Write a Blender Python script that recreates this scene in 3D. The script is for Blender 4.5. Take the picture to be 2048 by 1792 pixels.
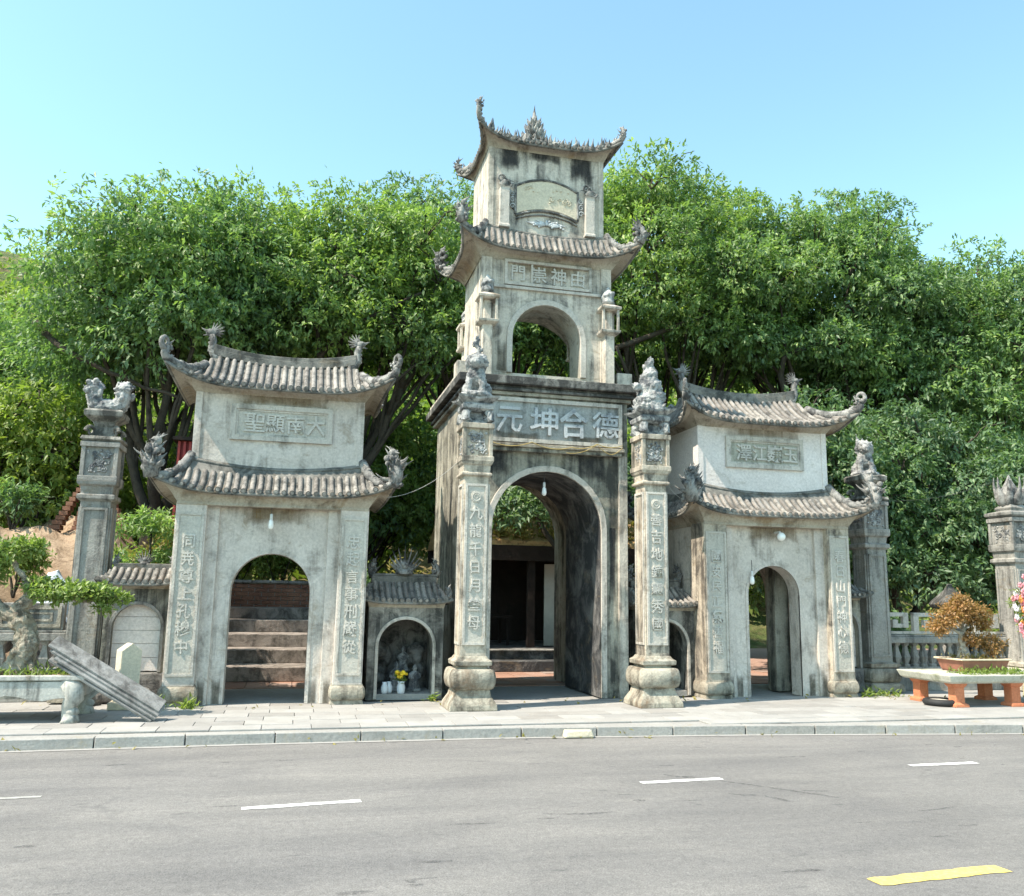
import bpy, math, random
import numpy as np
from mathutils import Vector, Matrix
R = math.radians
random.seed(7); RNG = np.random.default_rng(7)
for _o in list(bpy.data.objects): bpy.data.objects.remove(_o)
SC = bpy.context.scene
COL = SC.collection

# ------------------------------------------------------------------ camera
# world: X runs along the gate front, Y away from the road, Z up; pavement top z = 0
CAM_H, CAM_F, CAM_PITCH, CAM_YAW, CAM_ROLL = 1.65, 1725 / 2048 * 36, R(9.672), R(14.0), 0.016
fw = Vector((math.sin(CAM_YAW) * math.cos(CAM_PITCH), math.cos(CAM_YAW) * math.cos(CAM_PITCH), math.sin(CAM_PITCH)))
rt = Vector((math.cos(CAM_YAW), -math.sin(CAM_YAW), 0)); up = rt.cross(fw)
cr, sr = math.cos(CAM_ROLL), math.sin(CAM_ROLL)
rt, up = rt * cr + up * sr, up * cr - rt * sr
cam = bpy.data.objects.new('camera', bpy.data.cameras.new('camera')); COL.objects.link(cam)
cam.data.lens = CAM_F; cam.data.sensor_width = 36; cam.data.clip_end = 2000; cam.data.clip_start = .05
cam.matrix_world = Matrix(((rt.x, up.x, -fw.x, 0), (rt.y, up.y, -fw.y, 0), (rt.z, up.z, -fw.z, CAM_H), (0, 0, 0, 1)))
SC.camera = cam

# ------------------------------------------------------------------ sky, sun, exposure
SUN = Vector((1.0, 0.27, -1.42)).normalized()           # the way the light travels
elev = math.asin(-SUN.z); azim = math.atan2(-SUN.x, -SUN.y)   # clockwise from +Y
world = bpy.data.worlds.new('World'); SC.world = world; world.use_nodes = True
nt = world.node_tree; bg = nt.nodes['Background']
sky = nt.nodes.new('ShaderNodeTexSky'); sky.sky_type = 'NISHITA'; sky.sun_disc = False
sky.sun_elevation = elev; sky.sun_rotation = azim; sky.air_density = 1.0; sky.dust_density = 0.6; sky.ozone_density = 1.0
tint = nt.nodes.new('ShaderNodeMix'); tint.data_type = 'RGBA'; tint.blend_type = 'MULTIPLY'; tint.inputs[0].default_value = 1
tint.inputs[7].default_value = (0.67, 0.78, 0.65, 1)
nt.links.new(sky.outputs[0], tint.inputs[6]); nt.links.new(tint.outputs[2], bg.inputs[0]); bg.inputs[1].default_value = 0.145
sun = bpy.data.objects.new('sun', bpy.data.lights.new('sun', 'SUN')); COL.objects.link(sun)
sun.data.energy = 2.35; sun.data.angle = R(0.55); sun.data.color = (1.0, 0.89, 0.75)
sun.rotation_euler = SUN.to_track_quat('-Z', 'Y').to_euler()
vs = SC.view_settings; vs.view_transform = 'Standard'; vs.look = 'None'; vs.exposure = 1.97; vs.gamma = 1.0
SC.cycles.max_bounces = 6; SC.cycles.transparent_max_bounces = 6

# ------------------------------------------------------------------ materials
def rgb(c): return (c[0], c[1], c[2], 1)
class NT:
    def __init__(s, name, rough=.85, spec=.25):
        s.m = bpy.data.materials.new(name); s.m.use_nodes = True; s.t = s.m.node_tree
        s.b = s.t.nodes['Principled BSDF']; s.b.inputs['Roughness'].default_value = rough
        s.b.inputs['Specular IOR Level'].default_value = spec
        s.pos = s.n('ShaderNodeNewGeometry').outputs['Position']
    def n(s, t): return s.t.nodes.new(t)
    def l(s, a, b): s.t.links.new(a, b)
    def vscale(s, v, sc):
        k = s.n('ShaderNodeVectorMath'); k.operation = 'MULTIPLY'; s.l(v, k.inputs[0]); k.inputs[1].default_value = sc; return k.outputs[0]
    def noise(s, v, scale, detail=5, rough=.6, dist=0):
        k = s.n('ShaderNodeTexNoise'); s.l(v, k.inputs['Vector']); k.inputs['Scale'].default_value = scale
        k.inputs['Detail'].default_value = detail; k.inputs['Roughness'].default_value = rough; k.inputs['Distortion'].default_value = dist
        return k.outputs['Fac']
    def ramp(s, f, a, b, ca=(0, 0, 0), cb=(1, 1, 1)):
        k = s.n('ShaderNodeValToRGB'); s.l(f, k.inputs[0]); e = k.color_ramp.elements
        e[0].position = a; e[1].position = b; e[0].color = rgb(ca); e[1].color = rgb(cb); return k.outputs[0]
    def ramps(s, f, stops):
        k = s.n('ShaderNodeValToRGB'); s.l(f, k.inputs[0]); e = k.color_ramp.elements
        while len(e) < len(stops): e.new(.5)
        for q, (p, c) in zip(e, stops): q.position = p; q.color = rgb(c)
        return k.outputs[0]
    def mix(s, f, a, b, mode='MIX'):
        k = s.n('ShaderNodeMix'); k.data_type = 'RGBA'; k.blend_type = mode
        for i, q in ((0, f), (6, a), (7, b)):
            if hasattr(q, 'links'): s.l(q, k.inputs[i])
            else: k.inputs[i].default_value = rgb(q) if i else q
        return k.outputs[2]
    def math(s, op, a, b=0, c=None):
        k = s.n('ShaderNodeMath'); k.operation = op
        for i, q in enumerate((a, b) if c is None else (a, b, c)):
            if hasattr(q, 'links'): s.l(q, k.inputs[i])
            else: k.inputs[i].default_value = q
        return k.outputs[0]
    def bump(s, h, strength, dist):
        k = s.n('ShaderNodeBump'); k.inputs['Strength'].default_value = strength; k.inputs['Distance'].default_value = dist
        s.l(h, k.inputs['Height']); s.l(k.outputs[0], s.b.inputs['Normal'])
    def color(s, c): s.l(c, s.b.inputs['Base Color'])
M = {}
def stone(name, c1, c2, dark=(.05, .05, .047), amount=.3, streak=.5, brown=None, brown_amt=0., sc=1., bump=.5, rough=.9):
    """weathered render / stone: two tones, run-off streaks, black mould, brown lichen"""
    k = NT(name, rough)
    tone = k.noise(k.pos, 1.1 * sc, 6, .62, .4)
    col = k.mix(k.ramp(tone, .34, .66), c1, c2)
    fine = k.noise(k.pos, 30 * sc, 4, .7)
    col = k.mix(1, col, k.ramp(fine, .25, .8, (.72, .72, .72), (1.14, 1.14, 1.14)), 'MULTIPLY')
    st = k.noise(k.vscale(k.pos, (5.5, 5.5, .55)), 1.2 * sc, 5, .65)
    mo = k.noise(k.pos, 2.3 * sc, 8, .72, .6)
    f = k.math('ADD', k.math('MULTIPLY', st, streak), k.math('MULTIPLY', mo, 1 - streak))
    t = .705 - .38 * amount
    col = k.mix(k.math('MULTIPLY', k.ramp(f, t - .05, t + .09), .9), col, dark)
    if brown:
        br = k.noise(k.vscale(k.pos, (1.3, 1.3, 1.8)), 1.7 * sc, 7, .7, .8)
        tb = .69 - .38 * brown_amt
        col = k.mix(k.math('MULTIPLY', k.ramp(br, tb - .05, tb + .11), .75), col, brown)
    k.color(col)
    med = k.noise(k.pos, 9 * sc, 6, .75)
    k.bump(k.math('ADD', k.math('MULTIPLY', med, 1.0), k.math('MULTIPLY', fine, .45)), bump, .03)
    M[name] = k.m; return k.m
BROWN = (.20, .145, .085)
stone('plaster_grey', (.53, .475, .42), (.68, .62, .56), dark=(.17, .15, .13), amount=.42, streak=.45, brown=(.27, .21, .145), brown_amt=.22)
stone('plaster_pale', (.69, .625, .585), (.81, .745, .705), amount=.08, streak=.6, brown=(.3, .25, .18), brown_amt=.12)
stone('plaster_cream', (.51, .455, .38), (.68, .615, .53), dark=(.085, .08, .075), amount=.50, streak=.5, brown=BROWN, brown_amt=.15)
stone('plaster_mould', (.31, .295, .24), (.45, .425, .355), dark=(.038, .038, .036), amount=.55, streak=.55, brown=(.16, .14, .09), brown_amt=.2, bump=.8)
stone('plaster_black', (.27, .255, .225), (.44, .42, .375), dark=(.035, .035, .033), amount=.62, streak=.4, bump=.8)
stone('column_stone', (.45, .39, .31), (.60, .53, .435), dark=(.062, .056, .05), amount=.53, streak=.5, brown=BROWN, brown_amt=.2)
stone('base_stone', (.33, .30, .24), (.49, .45, .37), dark=(.06, .052, .042), amount=.50, streak=.35, brown=(.19, .13, .085), brown_amt=.3, bump=.9)
stone('trim_stone', (.48, .44, .385), (.61, .565, .505), dark=(.07, .07, .06), amount=.40, streak=.4, brown=BROWN, brown_amt=.14)
stone('soffit', (.34, .30, .24), (.49, .445, .37), dark=(.09, .07, .05), amount=.40, streak=.3, brown=(.25, .175, .10), brown_amt=.30)
stone('statue_stone', (.33, .335, .33), (.56, .56, .54), dark=(.06, .065, .075), amount=.56, streak=.2, sc=2.4, bump=.8)
stone('ornament_stone', (.24, .235, .225), (.46, .45, .42), dark=(.045, .045, .047), amount=.58, streak=.2, sc=2.0, bump=.8)
stone('roof_mortar', (.17, .165, .15), (.30, .285, .255), dark=(.04, .042, .04), amount=.55, streak=.25, brown=BROWN, brown_amt=.2)
stone('letter_stone', (.49, .46, .415), (.61, .575, .52), dark=(.16, .17, .18), amount=.22, streak=.3)
stone('letter_blue', (.44, .46, .47), (.62, .64, .65), dark=(.13, .15, .18), amount=.40, streak=.2, sc=2)
stone('pilaster_panel', (.44, .41, .355), (.56, .525, .465), dark=(.12, .12, .11), amount=.24, streak=.7)
stone('old_stone', (.27, .26, .24), (.40, .385, .35), dark=(.05, .05, .048), amount=.45, streak=.6, brown=BROWN, brown_amt=.2, bump=.8)
stone('trough_stone', (.38, .375, .34), (.52, .51, .47), dark=(.07, .07, .065), amount=.40, streak=.6, brown=BROWN, brown_amt=.1)
stone('sandstone', (.55, .48, .36), (.66, .59, .46), dark=(.2, .17, .12), amount=.15, streak=.4)
stone('sandstone_panel', (.34, .33, .27), (.46, .45, .38), dark=(.13, .13, .10), amount=.4, streak=.3)
stone('tablet_blue', (.30, .31, .30), (.45, .46, .44), dark=(.06, .065, .06), amount=.45, streak=.4)
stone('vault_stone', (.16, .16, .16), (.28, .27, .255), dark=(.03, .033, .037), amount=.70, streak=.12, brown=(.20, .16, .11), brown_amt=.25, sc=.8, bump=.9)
stone('vault_pale', (.36, .34, .29), (.50, .475, .41), dark=(.08, .08, .075), amount=.40, streak=.15, brown=BROWN, brown_amt=.25)
stone('cornice_black', (.20, .19, .175), (.34, .33, .30), dark=(.032, .032, .031), amount=.72, streak=.3, bump=.8)
stone('rock', (.16, .155, .15), (.30, .29, .27), dark=(.03, .03, .03), amount=.5, streak=.2, sc=2, bump=1)
stone('kerb_stone', (.31, .30, .28), (.38, .37, .35), dark=(.13, .13, .125), amount=.22, streak=.6, brown=(.30, .26, .19), brown_amt=.22)
stone('terracotta', (.50, .17, .085), (.60, .23, .12), dark=(.25, .09, .05), amount=.16, streak=.5)
stone('slab_concrete', (.46, .45, .38), (.58, .57, .49), dark=(.16, .17, .09), amount=.36, streak=.3)
stone('brick_red', (.22, .10, .065), (.34, .17, .11), dark=(.05, .04, .035), amount=.3, streak=.2, sc=2)
stone('wood_board', (.25, .245, .235), (.37, .36, .345), dark=(.09, .085, .08), amount=.48, streak=.3, sc=1.4)
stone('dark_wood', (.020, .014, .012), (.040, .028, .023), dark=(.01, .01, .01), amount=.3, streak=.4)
stone('soil', (.36, .25, .165), (.54, .40, .28), dark=(.15, .10, .06), amount=.50, streak=.1, sc=1.6, bump=1)
stone('bark', (.045, .036, .028), (.10, .083, .066), dark=(.02, .018, .016), amount=.35, streak=.5, sc=2, bump=1)
stone('bonsai_bark', (.36, .31, .235), (.53, .48, .385), dark=(.08, .065, .05), amount=.50, streak=.35, sc=3, bump=1)
stone('leaf_litter', (.45, .27, .12), (.62, .43, .22), dark=(.09, .06, .04), amount=.38, streak=.1, sc=3, bump=1)
stone('rear_render', (.36, .34, .32), (.46, .44, .41), dark=(.12, .11, .10), amount=.25, streak=.6)

def tile_mat():
    k = NT('roof_tile', .85)
    oi = k.n('ShaderNodeObjectInfo').outputs['Random']
    col = k.ramps(oi, [(0, (.22, .20, .18)), (.35, (.30, .275, .25)), (.7, (.37, .345, .31)), (1, (.26, .245, .23))])
    a = k.noise(k.pos, 5, 7, .7, .4)
    col = k.mix(k.math('MULTIPLY', k.ramp(a, .47, .62), .85), col, (.075, .073, .068))
    b = k.noise(k.pos, 24, 4, .7)
    col = k.mix(1, col, k.ramp(b, .25, .8, (.65, .65, .65), (1.15, 1.15, 1.15)), 'MULTIPLY')
    k.color(col); k.bump(k.math('ADD', a, k.math('MULTIPLY', b, .5)), .8, .03); M['roof_tile'] = k.m
tile_mat()

def paving_mat(name, stops, bump=.3):
    k = NT(name, .8)
    oi = k.n('ShaderNodeObjectInfo').outputs['Random']
    col = k.ramps(oi, stops)
    a = k.noise(k.pos, 3, 7, .7); b = k.noise(k.pos, 40, 3, .7)
    col = k.mix(1, col, k.ramp(a, .25, .75, (.80, .80, .79), (1.1, 1.1, 1.1)), 'MULTIPLY')
    col = k.mix(1, col, k.ramp(b, .2, .8, (.86, .86, .86), (1.08, 1.08, 1.08)), 'MULTIPLY')
    k.color(col); k.bump(k.math('ADD', a, b), bump, .02); M[name] = k.m
paving_mat('paving', [(0, (.28, .27, .255)), (.4, (.34, .33, .315)), (.8, (.38, .37, .35)), (1, (.30, .285, .265))])
paving_mat('court_tile', [(0, (.30, .17, .125)), (.5, (.40, .24, .18)), (1, (.34, .27, .235))])

def asphalt():
    k = NT('asphalt', .9, .2)
    big = k.noise(k.pos, .22, 5, .6, .3)
    lane = k.noise(k.vscale(k.pos, (.12, 1.6, 1)), 1.2, 4, .6)
    grain = k.noise(k.pos, 95, 3, .8); g2 = k.noise(k.pos, 17, 5, .8)
    col = k.ramp(big, .3, .7, (.185, .179, .172), (.225, .218, .21))
    col = k.mix(1, col, k.ramp(lane, .3, .72, (.84, .84, .845), (1.12, 1.11, 1.09)), 'MULTIPLY')
    col = k.mix(1, col, k.ramp(grain, .28, .72, (.55, .55, .55), (1.42, 1.42, 1.42)), 'MULTIPLY')
    col = k.mix(1, col, k.ramp(g2, .25, .7, (.76, .76, .76), (1.16, 1.16, 1.16)), 'MULTIPLY')
    spots = k.noise(k.vscale(k.pos, (1, 2.2, 1)), 3.2, 3, .55)
    col = k.mix(k.math('MULTIPLY', k.ramp(spots, .66, .74), .50), col, (.09, .09, .09))
    patch = k.noise(k.vscale(k.pos, (.35, .8, 1)), 1.1, 6, .7, .8)
    col = k.mix(1, col, k.ramp(patch, .35, .65, (.86, .86, .87), (1.12, 1.11, 1.09)), 'MULTIPLY')
    # pale grit blown along the kerb side lane
    sep = k.n('ShaderNodeSeparateXYZ'); k.l(k.pos, sep.inputs[0])
    grit = k.math('ADD', k.math('MULTIPLY', k.noise(k.vscale(k.pos, (.5, 1.5, 1)), 1.4, 5, .7), 3.2), sep.outputs[1])
    col = k.mix(k.math('MULTIPLY', k.ramp(k.math('MULTIPLY', grit, .1), 1.08, 1.24), .62), col, (.36, .335, .295))
    # long hairline cracks
    w = k.n('ShaderNodeTexVoronoi'); w.feature = 'DISTANCE_TO_EDGE'; w.inputs['Scale'].default_value = .33
    off = k.n('ShaderNodeVectorMath'); off.operation = 'ADD'
    wob = k.n('ShaderNodeTexNoise'); k.l(k.pos, wob.inputs['Vector']); wob.inputs['Scale'].default_value = 1.4; wob.inputs['Detail'].default_value = 6
    k.l(k.vscale(k.pos, (.45, 1, 1)), off.inputs[0]); k.l(k.vscale(wob.outputs['Color'], (.7, .7, 0)), off.inputs[1]); k.l(off.outputs[0], w.inputs['Vector'])
    crack = k.ramp(w.outputs['Distance'], .002, .007, (1, 1, 1), (0, 0, 0))
    col = k.mix(k.math('MULTIPLY', k.math('MULTIPLY', crack, k.ramp(k.noise(k.pos, .5, 3, .6), .5, .62)), .30), col, (.09, .09, .09))
    k.color(col); k.bump(k.math('ADD', k.math('MULTIPLY', grain, .7), g2), .6, .015); M['asphalt'] = k.m
asphalt()

def paint(name, c, wear=.5):
    k = NT(name, .7)
    a = k.noise(k.pos, 26, 6, .8); col = k.mix(k.ramp(a, .36 + .2 * wear, .64), c, (.24, .24, .23)) if wear else c
    col = k.mix(k.math('MULTIPLY', k.ramp(a, .45, .62), wear * .9), c, (.27, .27, .26)); k.color(col); M[name] = k.m
paint('paint_white', (.74, .73, .70), .8); paint('paint_yellow', (.72, .55, .13), .7); paint('paint_worn', (.40, .39, .36), 1)

def plain(name, c, rough=.6, spec=.4, metal=0, var=.25, sc=12):
    k = NT(name, rough, spec); a = k.noise(k.pos, sc, 5, .65)
    k.color(k.mix(1, c, k.ramp(a, .25, .75, (1 - var,) * 3, (1 + var * .6,) * 3), 'MULTIPLY')); k.b.inputs['Metallic'].default_value = metal; M[name] = k.m
plain('bulb_glass', (.85, .85, .82), .15, .6, 0, .05); plain('bulb_base', (.6, .6, .58), .35, .5, 0, .1)
plain('wire_yellow', (.42, .31, .11), .6); plain('wire_dark', (.05, .05, .05), .6); plain('wire_grey', (.35, .35, .33), .6)
plain('rubber', (.025, .025, .026), .7); plain('pot_clay', (.30, .13, .09), .7); plain('pot_rim', (.62, .50, .36), .7)
plain('porcelain', (.62, .66, .70), .2, .6, 0, .1); plain('petal_yellow', (.80, .55, .03), .6); plain('petal_pink', (.80, .30, .33), .6)
plain('petal_orange', (.85, .32, .08), .6); plain('petal_white', (.80, .74, .72), .6); plain('tarp', (.62, .66, .72), .5, .4, 0, .2, 4)
plain('red_paint', (.30, .035, .03), .6); plain('white_sheet', (.60, .58, .52), .6, .3, 0, .2, 3); plain('blue_metal', (.12, .17, .20), .5)
plain('iron', (.10, .10, .10), .6); plain('green_net', (.10, .14, .12), .7); plain('bamboo', (.62, .55, .32), .6)

def leaf_mat(name, stops, trans=.35, gloss=.5, patch=None):
    k = NT(name, .48, gloss)
    rnd = k.n('ShaderNodeNewGeometry').outputs['Random Per Island']
    big = k.noise(k.pos, .55, 3, .5)
    clump = k.noise(k.pos, 2.6, 2, .5)
    f = k.math('ADD', k.math('MULTIPLY', rnd, .36), k.math('ADD', k.math('MULTIPLY', k.ramp(big, .3, .7), .32), k.math('MULTIPLY', k.ramp(clump, .32, .68), .32)))
    col = k.ramps(f, stops); k.color(col)
    tr = k.n('ShaderNodeBsdfTranslucent'); k.l(k.mix(1, col, (1.15, 1.35, .6), 'MULTIPLY'), tr.inputs[0])
    ms = k.n('ShaderNodeMixShader'); ms.inputs[0].default_value = trans
    k.l(k.b.outputs[0], ms.inputs[1]); k.l(tr.outputs[0], ms.inputs[2]); k.l(ms.outputs[0], k.t.nodes['Material Output'].inputs[0]); M[name] = k.m
leaf_mat('leaf_tree', [(0, (0.065, 0.112, 0.074)), (0.3, (0.114, 0.185, 0.094)), (0.55, (0.18, 0.283, 0.112)), (0.8, (0.307, 0.421, 0.14)), (1, (0.487, 0.537, 0.269))], .42, .5)
leaf_mat('leaf_yellowgreen', [(0, (0.077, 0.127, 0.069)), (0.3, (0.133, 0.21, 0.087)), (0.55, (0.215, 0.315, 0.103)), (0.8, (0.36, 0.458, 0.129)), (1, (0.51, 0.549, 0.246))], .44, .5)  # brighter yellow-green leaf tone, varies the crowns from tree to tree
leaf_mat('leaf_dark', [(0, (0.064, 0.112, 0.078)), (0.4, (0.11, 0.181, 0.099)), (0.75, (0.174, 0.271, 0.118)), (1, (0.336, 0.415, 0.168))], .40, .5)
leaf_mat('leaf_fresh', [(0, (.10, .145, .045)), (.4, (.175, .245, .060)), (.8, (.285, .355, .085)), (1, (.40, .41, .15))], .46)
leaf_mat('leaf_dry', [(0, (.13, .10, .03)), (.4, (.24, .20, .06)), (.8, (.38, .32, .12)), (1, (.18, .20, .05))], .35)
leaf_mat('leaf_bonsai', [(0, (.10, .14, .05)), (.4, (.17, .24, .07)), (.8, (.27, .34, .10)), (1, (.36, .40, .16))], .42)
leaf_mat('leaf_rust', [(0, (.15, .14, .05)), (.3, (.27, .17, .065)), (.55, (.42, .22, .095)), (.8, (.36, .26, .11)), (1, (.20, .22, .08))], .4)
stone('step_stone', (.25, .215, .19), (.37, .325, .29), dark=(.08, .07, .06), amount=.52, streak=.2, sc=1.5)
def ground_mat():
    k = NT('hill_ground', .95); a = k.noise(k.pos, .35, 8, .7, .5); b = k.noise(k.pos, 3, 6, .75)
    col = k.ramps(a, [(.3, (.05, .085, .025)), (.48, (.10, .13, .04)), (.6, (.22, .17, .09)), (.75, (.07, .11, .03))])
    k.color(k.mix(1, col, k.ramp(b, .25, .75, (.5, .5, .5), (1.3, 1.3, 1.3)), 'MULTIPLY')); k.bump(b, 1, .2); M['hill_ground'] = k.m
ground_mat()

def stain_mat(name, c, lo, hi, top=.5, op=.85):
    """a patch of run-off or mould with ragged edges of its own"""
    k = NT(name, .95); k.b.inputs['Base Color'].default_value = rgb(c)
    g = k.n('ShaderNodeTexCoord').outputs['Generated']; sp = k.n('ShaderNodeSeparateXYZ'); k.l(g, sp.inputs[0])
    u = k.math('MULTIPLY', k.math('MULTIPLY', sp.outputs[0], k.math('SUBTRACT', 1, sp.outputs[0])), 4); v = sp.outputs[2]
    st = k.noise(k.vscale(k.pos, (9, 9, 1.1)), 1.0, 5, .7); mo = k.noise(k.pos, 5, 7, .75, .5)
    f = k.math('ADD', k.math('MULTIPLY', st, .55), k.math('MULTIPLY', mo, .45))
    e = k.math('MINIMUM', k.math('MULTIPLY', u, 1.15), k.math('MULTIPLY', v if top > 0 else k.math('SUBTRACT', 1, v), 1.5))
    f = k.math('ADD', f, k.math('MULTIPLY', k.math('SUBTRACT', k.math('MINIMUM', e, 1), .72), .95))
    tr = k.n('ShaderNodeBsdfTransparent'); ms = k.n('ShaderNodeMixShader'); k.l(k.math('MULTIPLY', k.ramp(f, lo, hi), op), ms.inputs[0])
    k.l(tr.outputs[0], ms.inputs[1]); k.l(k.b.outputs[0], ms.inputs[2]); k.l(ms.outputs[0], k.t.nodes['Material Output'].inputs[0]); M[name] = k.m
stain_mat('stain_black', (.035, .035, .036), .50, .82); stain_mat('stain_brown', (.20, .14, .075), .46, .86, 1, .7); stain_mat('stain_damp', (.12, .105, .08), .48, .86, 0, .75)
def stain(parent, x0, x1, z0, z1, y, mat):
    return MB().add([(x0, y, z0), (x1, y, z0), (x1, y, z1), (x0, y, z1)], [(0, 1, 2, 3)]).build('stain', mat, parent)
# ------------------------------------------------------------------ mesh helpers
class MB:
    def __init__(s): s.v = []; s.f = []
    def add(s, vs, fs):
        o = len(s.v); s.v += [tuple(p) for p in vs]; s.f += [tuple(i + o for i in f) for f in fs]; return s
    def box(s, x0, x1, y0, y1, z0, z1, t=0):
        return s.add([(x0, y0, z0), (x1, y0, z0), (x1, y1, z0), (x0, y1, z0), (x0 + t, y0 + t, z1), (x1 - t, y0 + t, z1), (x1 - t, y1 - t, z1), (x0 + t, y1 - t, z1)],
              [(3, 2, 1, 0), (4, 5, 6, 7), (0, 1, 5, 4), (1, 2, 6, 5), (2, 3, 7, 6), (3, 0, 4, 7)])
    def rings(s, rings, cap=True):
        n = len(rings[0]); vs = [p for r in rings for p in r]; fs = []
        for i in range(len(rings) - 1):
            for j in range(n):
                k = (j + 1) % n; fs.append((i * n + j, i * n + k, (i + 1) * n + k, (i + 1) * n + j))
        if cap: fs.append(tuple(reversed(range(n)))); fs.append(tuple((len(rings) - 1) * n + j for j in range(n)))
        return s.add(vs, fs)
    def square(s, cx, cy, prof, hy=None, ch=0):
        """prof: (z, half width); hy adds to the y half width; ch cuts corners"""
        rs = []
        for z, h in prof:
            b = h + (hy or 0); c = ch * h
            if ch: rs.append([(cx - h + c, cy - b, z), (cx + h - c, cy - b, z), (cx + h, cy - b + c, z), (cx + h, cy + b - c, z), (cx + h - c, cy + b, z), (cx - h + c, cy + b, z), (cx - h, cy + b - c, z), (cx - h, cy - b + c, z)])
            else: rs.append([(cx - h, cy - b, z), (cx + h, cy - b, z), (cx + h, cy + b, z), (cx - h, cy + b, z)])
        return s.rings(rs)
    def lathe(s, cx, cy, prof, n=12):
        return s.rings([[(cx + r * math.cos(2 * math.pi * j / n), cy + r * math.sin(2 * math.pi * j / n), z) for j in range(n)] for z, r in prof])
    def tube(s, path, rad, n=6, flat=1.0):
        P = [Vector(p) for p in path]; rs = []; prev = None
        for i, p in enumerate(P):
            t = (P[min(i + 1, len(P) - 1)] - P[max(i - 1, 0)]); t = t.normalized() if t.length > 1e-9 else Vector((0, 0, 1))
            if prev is None: a = t.cross(Vector((0, 1, 0)) if abs(t.y) < .9 else Vector((1, 0, 0))).normalized()
            else:
                a = prev - t * prev.dot(t); a = a.normalized() if a.length > 1e-6 else t.orthogonal().normalized()
            prev = a; b = t.cross(a); r = rad[i] if hasattr(rad, '__len__') else rad
            rs.append([tuple(p + a * (r * math.cos(2 * math.pi * j / n)) + b * (r * flat * math.sin(2 * math.pi * j / n))) for j in range(n)])
        return s.rings(rs)
    def prism(s, poly, a0, a1, axis='y'):
        """poly in the plane across axis, pushed from a0 to a1"""
        n = len(poly); f = {'y': lambda p, a: (p[0], a, p[1]), 'x': lambda p, a: (a, p[0], p[1]), 'z': lambda p, a: (p[0], p[1], a)}[axis]
        vs = [f(p, a0) for p in poly] + [f(p, a1) for p in poly]
        return s.add(vs, [tuple(range(n)), tuple(reversed(range(n, 2 * n)))] + [((i + 1) % n, i, n + i, n + (i + 1) % n) for i in range(n)])
    def ball(s, c, r, nu=8, nv=6):
        r = r if hasattr(r, '__len__') else (r, r, r)
        vs = [(c[0], c[1], c[2] + r[2])]; fs = []
        for i in range(1, nv):
            a = math.pi * i / nv
            vs += [(c[0] + r[0] * math.sin(a) * math.cos(2 * math.pi * j / nu), c[1] + r[1] * math.sin(a) * math.sin(2 * math.pi * j / nu), c[2] + r[2] * math.cos(a)) for j in range(nu)]
        vs.append((c[0], c[1], c[2] - r[2])); L = len(vs) - 1
        for j in range(nu):
            k = (j + 1) % nu; fs.append((0, 1 + j, 1 + k)); fs.append((L, 1 + (nv - 2) * nu + k, 1 + (nv - 2) * nu + j))
            for i in range(nv - 2): fs.append((1 + i * nu + j, 1 + (i + 1) * nu + j, 1 + (i + 1) * nu + k, 1 + i * nu + k))
        return s.add(vs, fs)
    def flame(s, p, d0, d1, L, r, n=6, flat=.6, seg=6):
        """a carved tongue: starts along d0, bends to d1, tapers to a point"""
        p = Vector(p); a = Vector(d0).normalized(); b = Vector(d1).normalized()
        pts = []; rad = []
        for i in range(seg + 1):
            t = i / seg; pts.append(p.copy()); p = p + (a * (1 - t) + b * t).normalized() * (L / seg); rad.append(r * (1 - .93 * t ** 1.5) * (.75 + .5 * math.sin(math.pi * min(1, t * 1.6 + .15))))
        return s.tube(pts, rad, n, flat)
    def spiral(s, c, ax, ay, r0, r1, turns, rad, start=0, n=6, seg=18):
        ax = Vector(ax); ay = Vector(ay); c = Vector(c); pts = []; rr = []
        for i in range(seg + 1):
            t = i / seg; a = start + turns * 2 * math.pi * t; q = r0 + (r1 - r0) * t; pts.append(c + ax * (q * math.cos(a)) + ay * (q * math.sin(a))); rr.append(rad * (1 - .55 * t))
        return s.tube(pts, rr, n)
    def build(s, name, mat, parent=None, smooth=False, bevel=0, loc=None, rot=None):
        me = bpy.data.meshes.new(name); me.from_pydata(s.v, [], s.f); me.validate(); me.update()
        import bmesh
        bm = bmesh.new(); bm.from_mesh(me); bmesh.ops.recalc_face_normals(bm, faces=bm.faces); bm.to_mesh(me); bm.free()
        if smooth: me.polygons.foreach_set('use_smooth', [True] * len(me.polygons))
        me.materials.append(M[mat] if isinstance(mat, str) else mat)
        return link(name, me, parent, loc, rot, bevel)
def link(name, me, parent=None, loc=None, rot=None, bevel=0, scale=None):
    o = bpy.data.objects.new(name, me); COL.objects.link(o); o.parent = parent
    if loc is not None: o.location = loc
    if rot is not None: o.rotation_euler = rot
    if scale is not None: o.scale = scale
    if bevel:
        b = o.modifiers.new('bevel', 'BEVEL'); b.width = bevel; b.segments = 2; b.limit_method = 'ANGLE'; b.angle_limit = R(40)
    return o
def B(*a, **k): return MB().box(*a, **k)
def tag(o, label, cat, group=None):
    o['label'] = label; o['category'] = cat
    if group: o['group'] = group
    return o
def thing(name, label, cat, loc=(0, 0, 0), group=None, rotz=0):
    o = bpy.data.objects.new(name, None); COL.objects.link(o); o.location = loc; o.rotation_euler = (0, 0, rotz); o.empty_display_size = .2
    return tag(o, label, cat, group)
def struct(o, kind='structure'): o['kind'] = kind; return o
def group_empty(name, loc, parent): 
    o = bpy.data.objects.new(name, None); COL.objects.link(o); o.location = loc; o.parent = parent; return o
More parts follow.
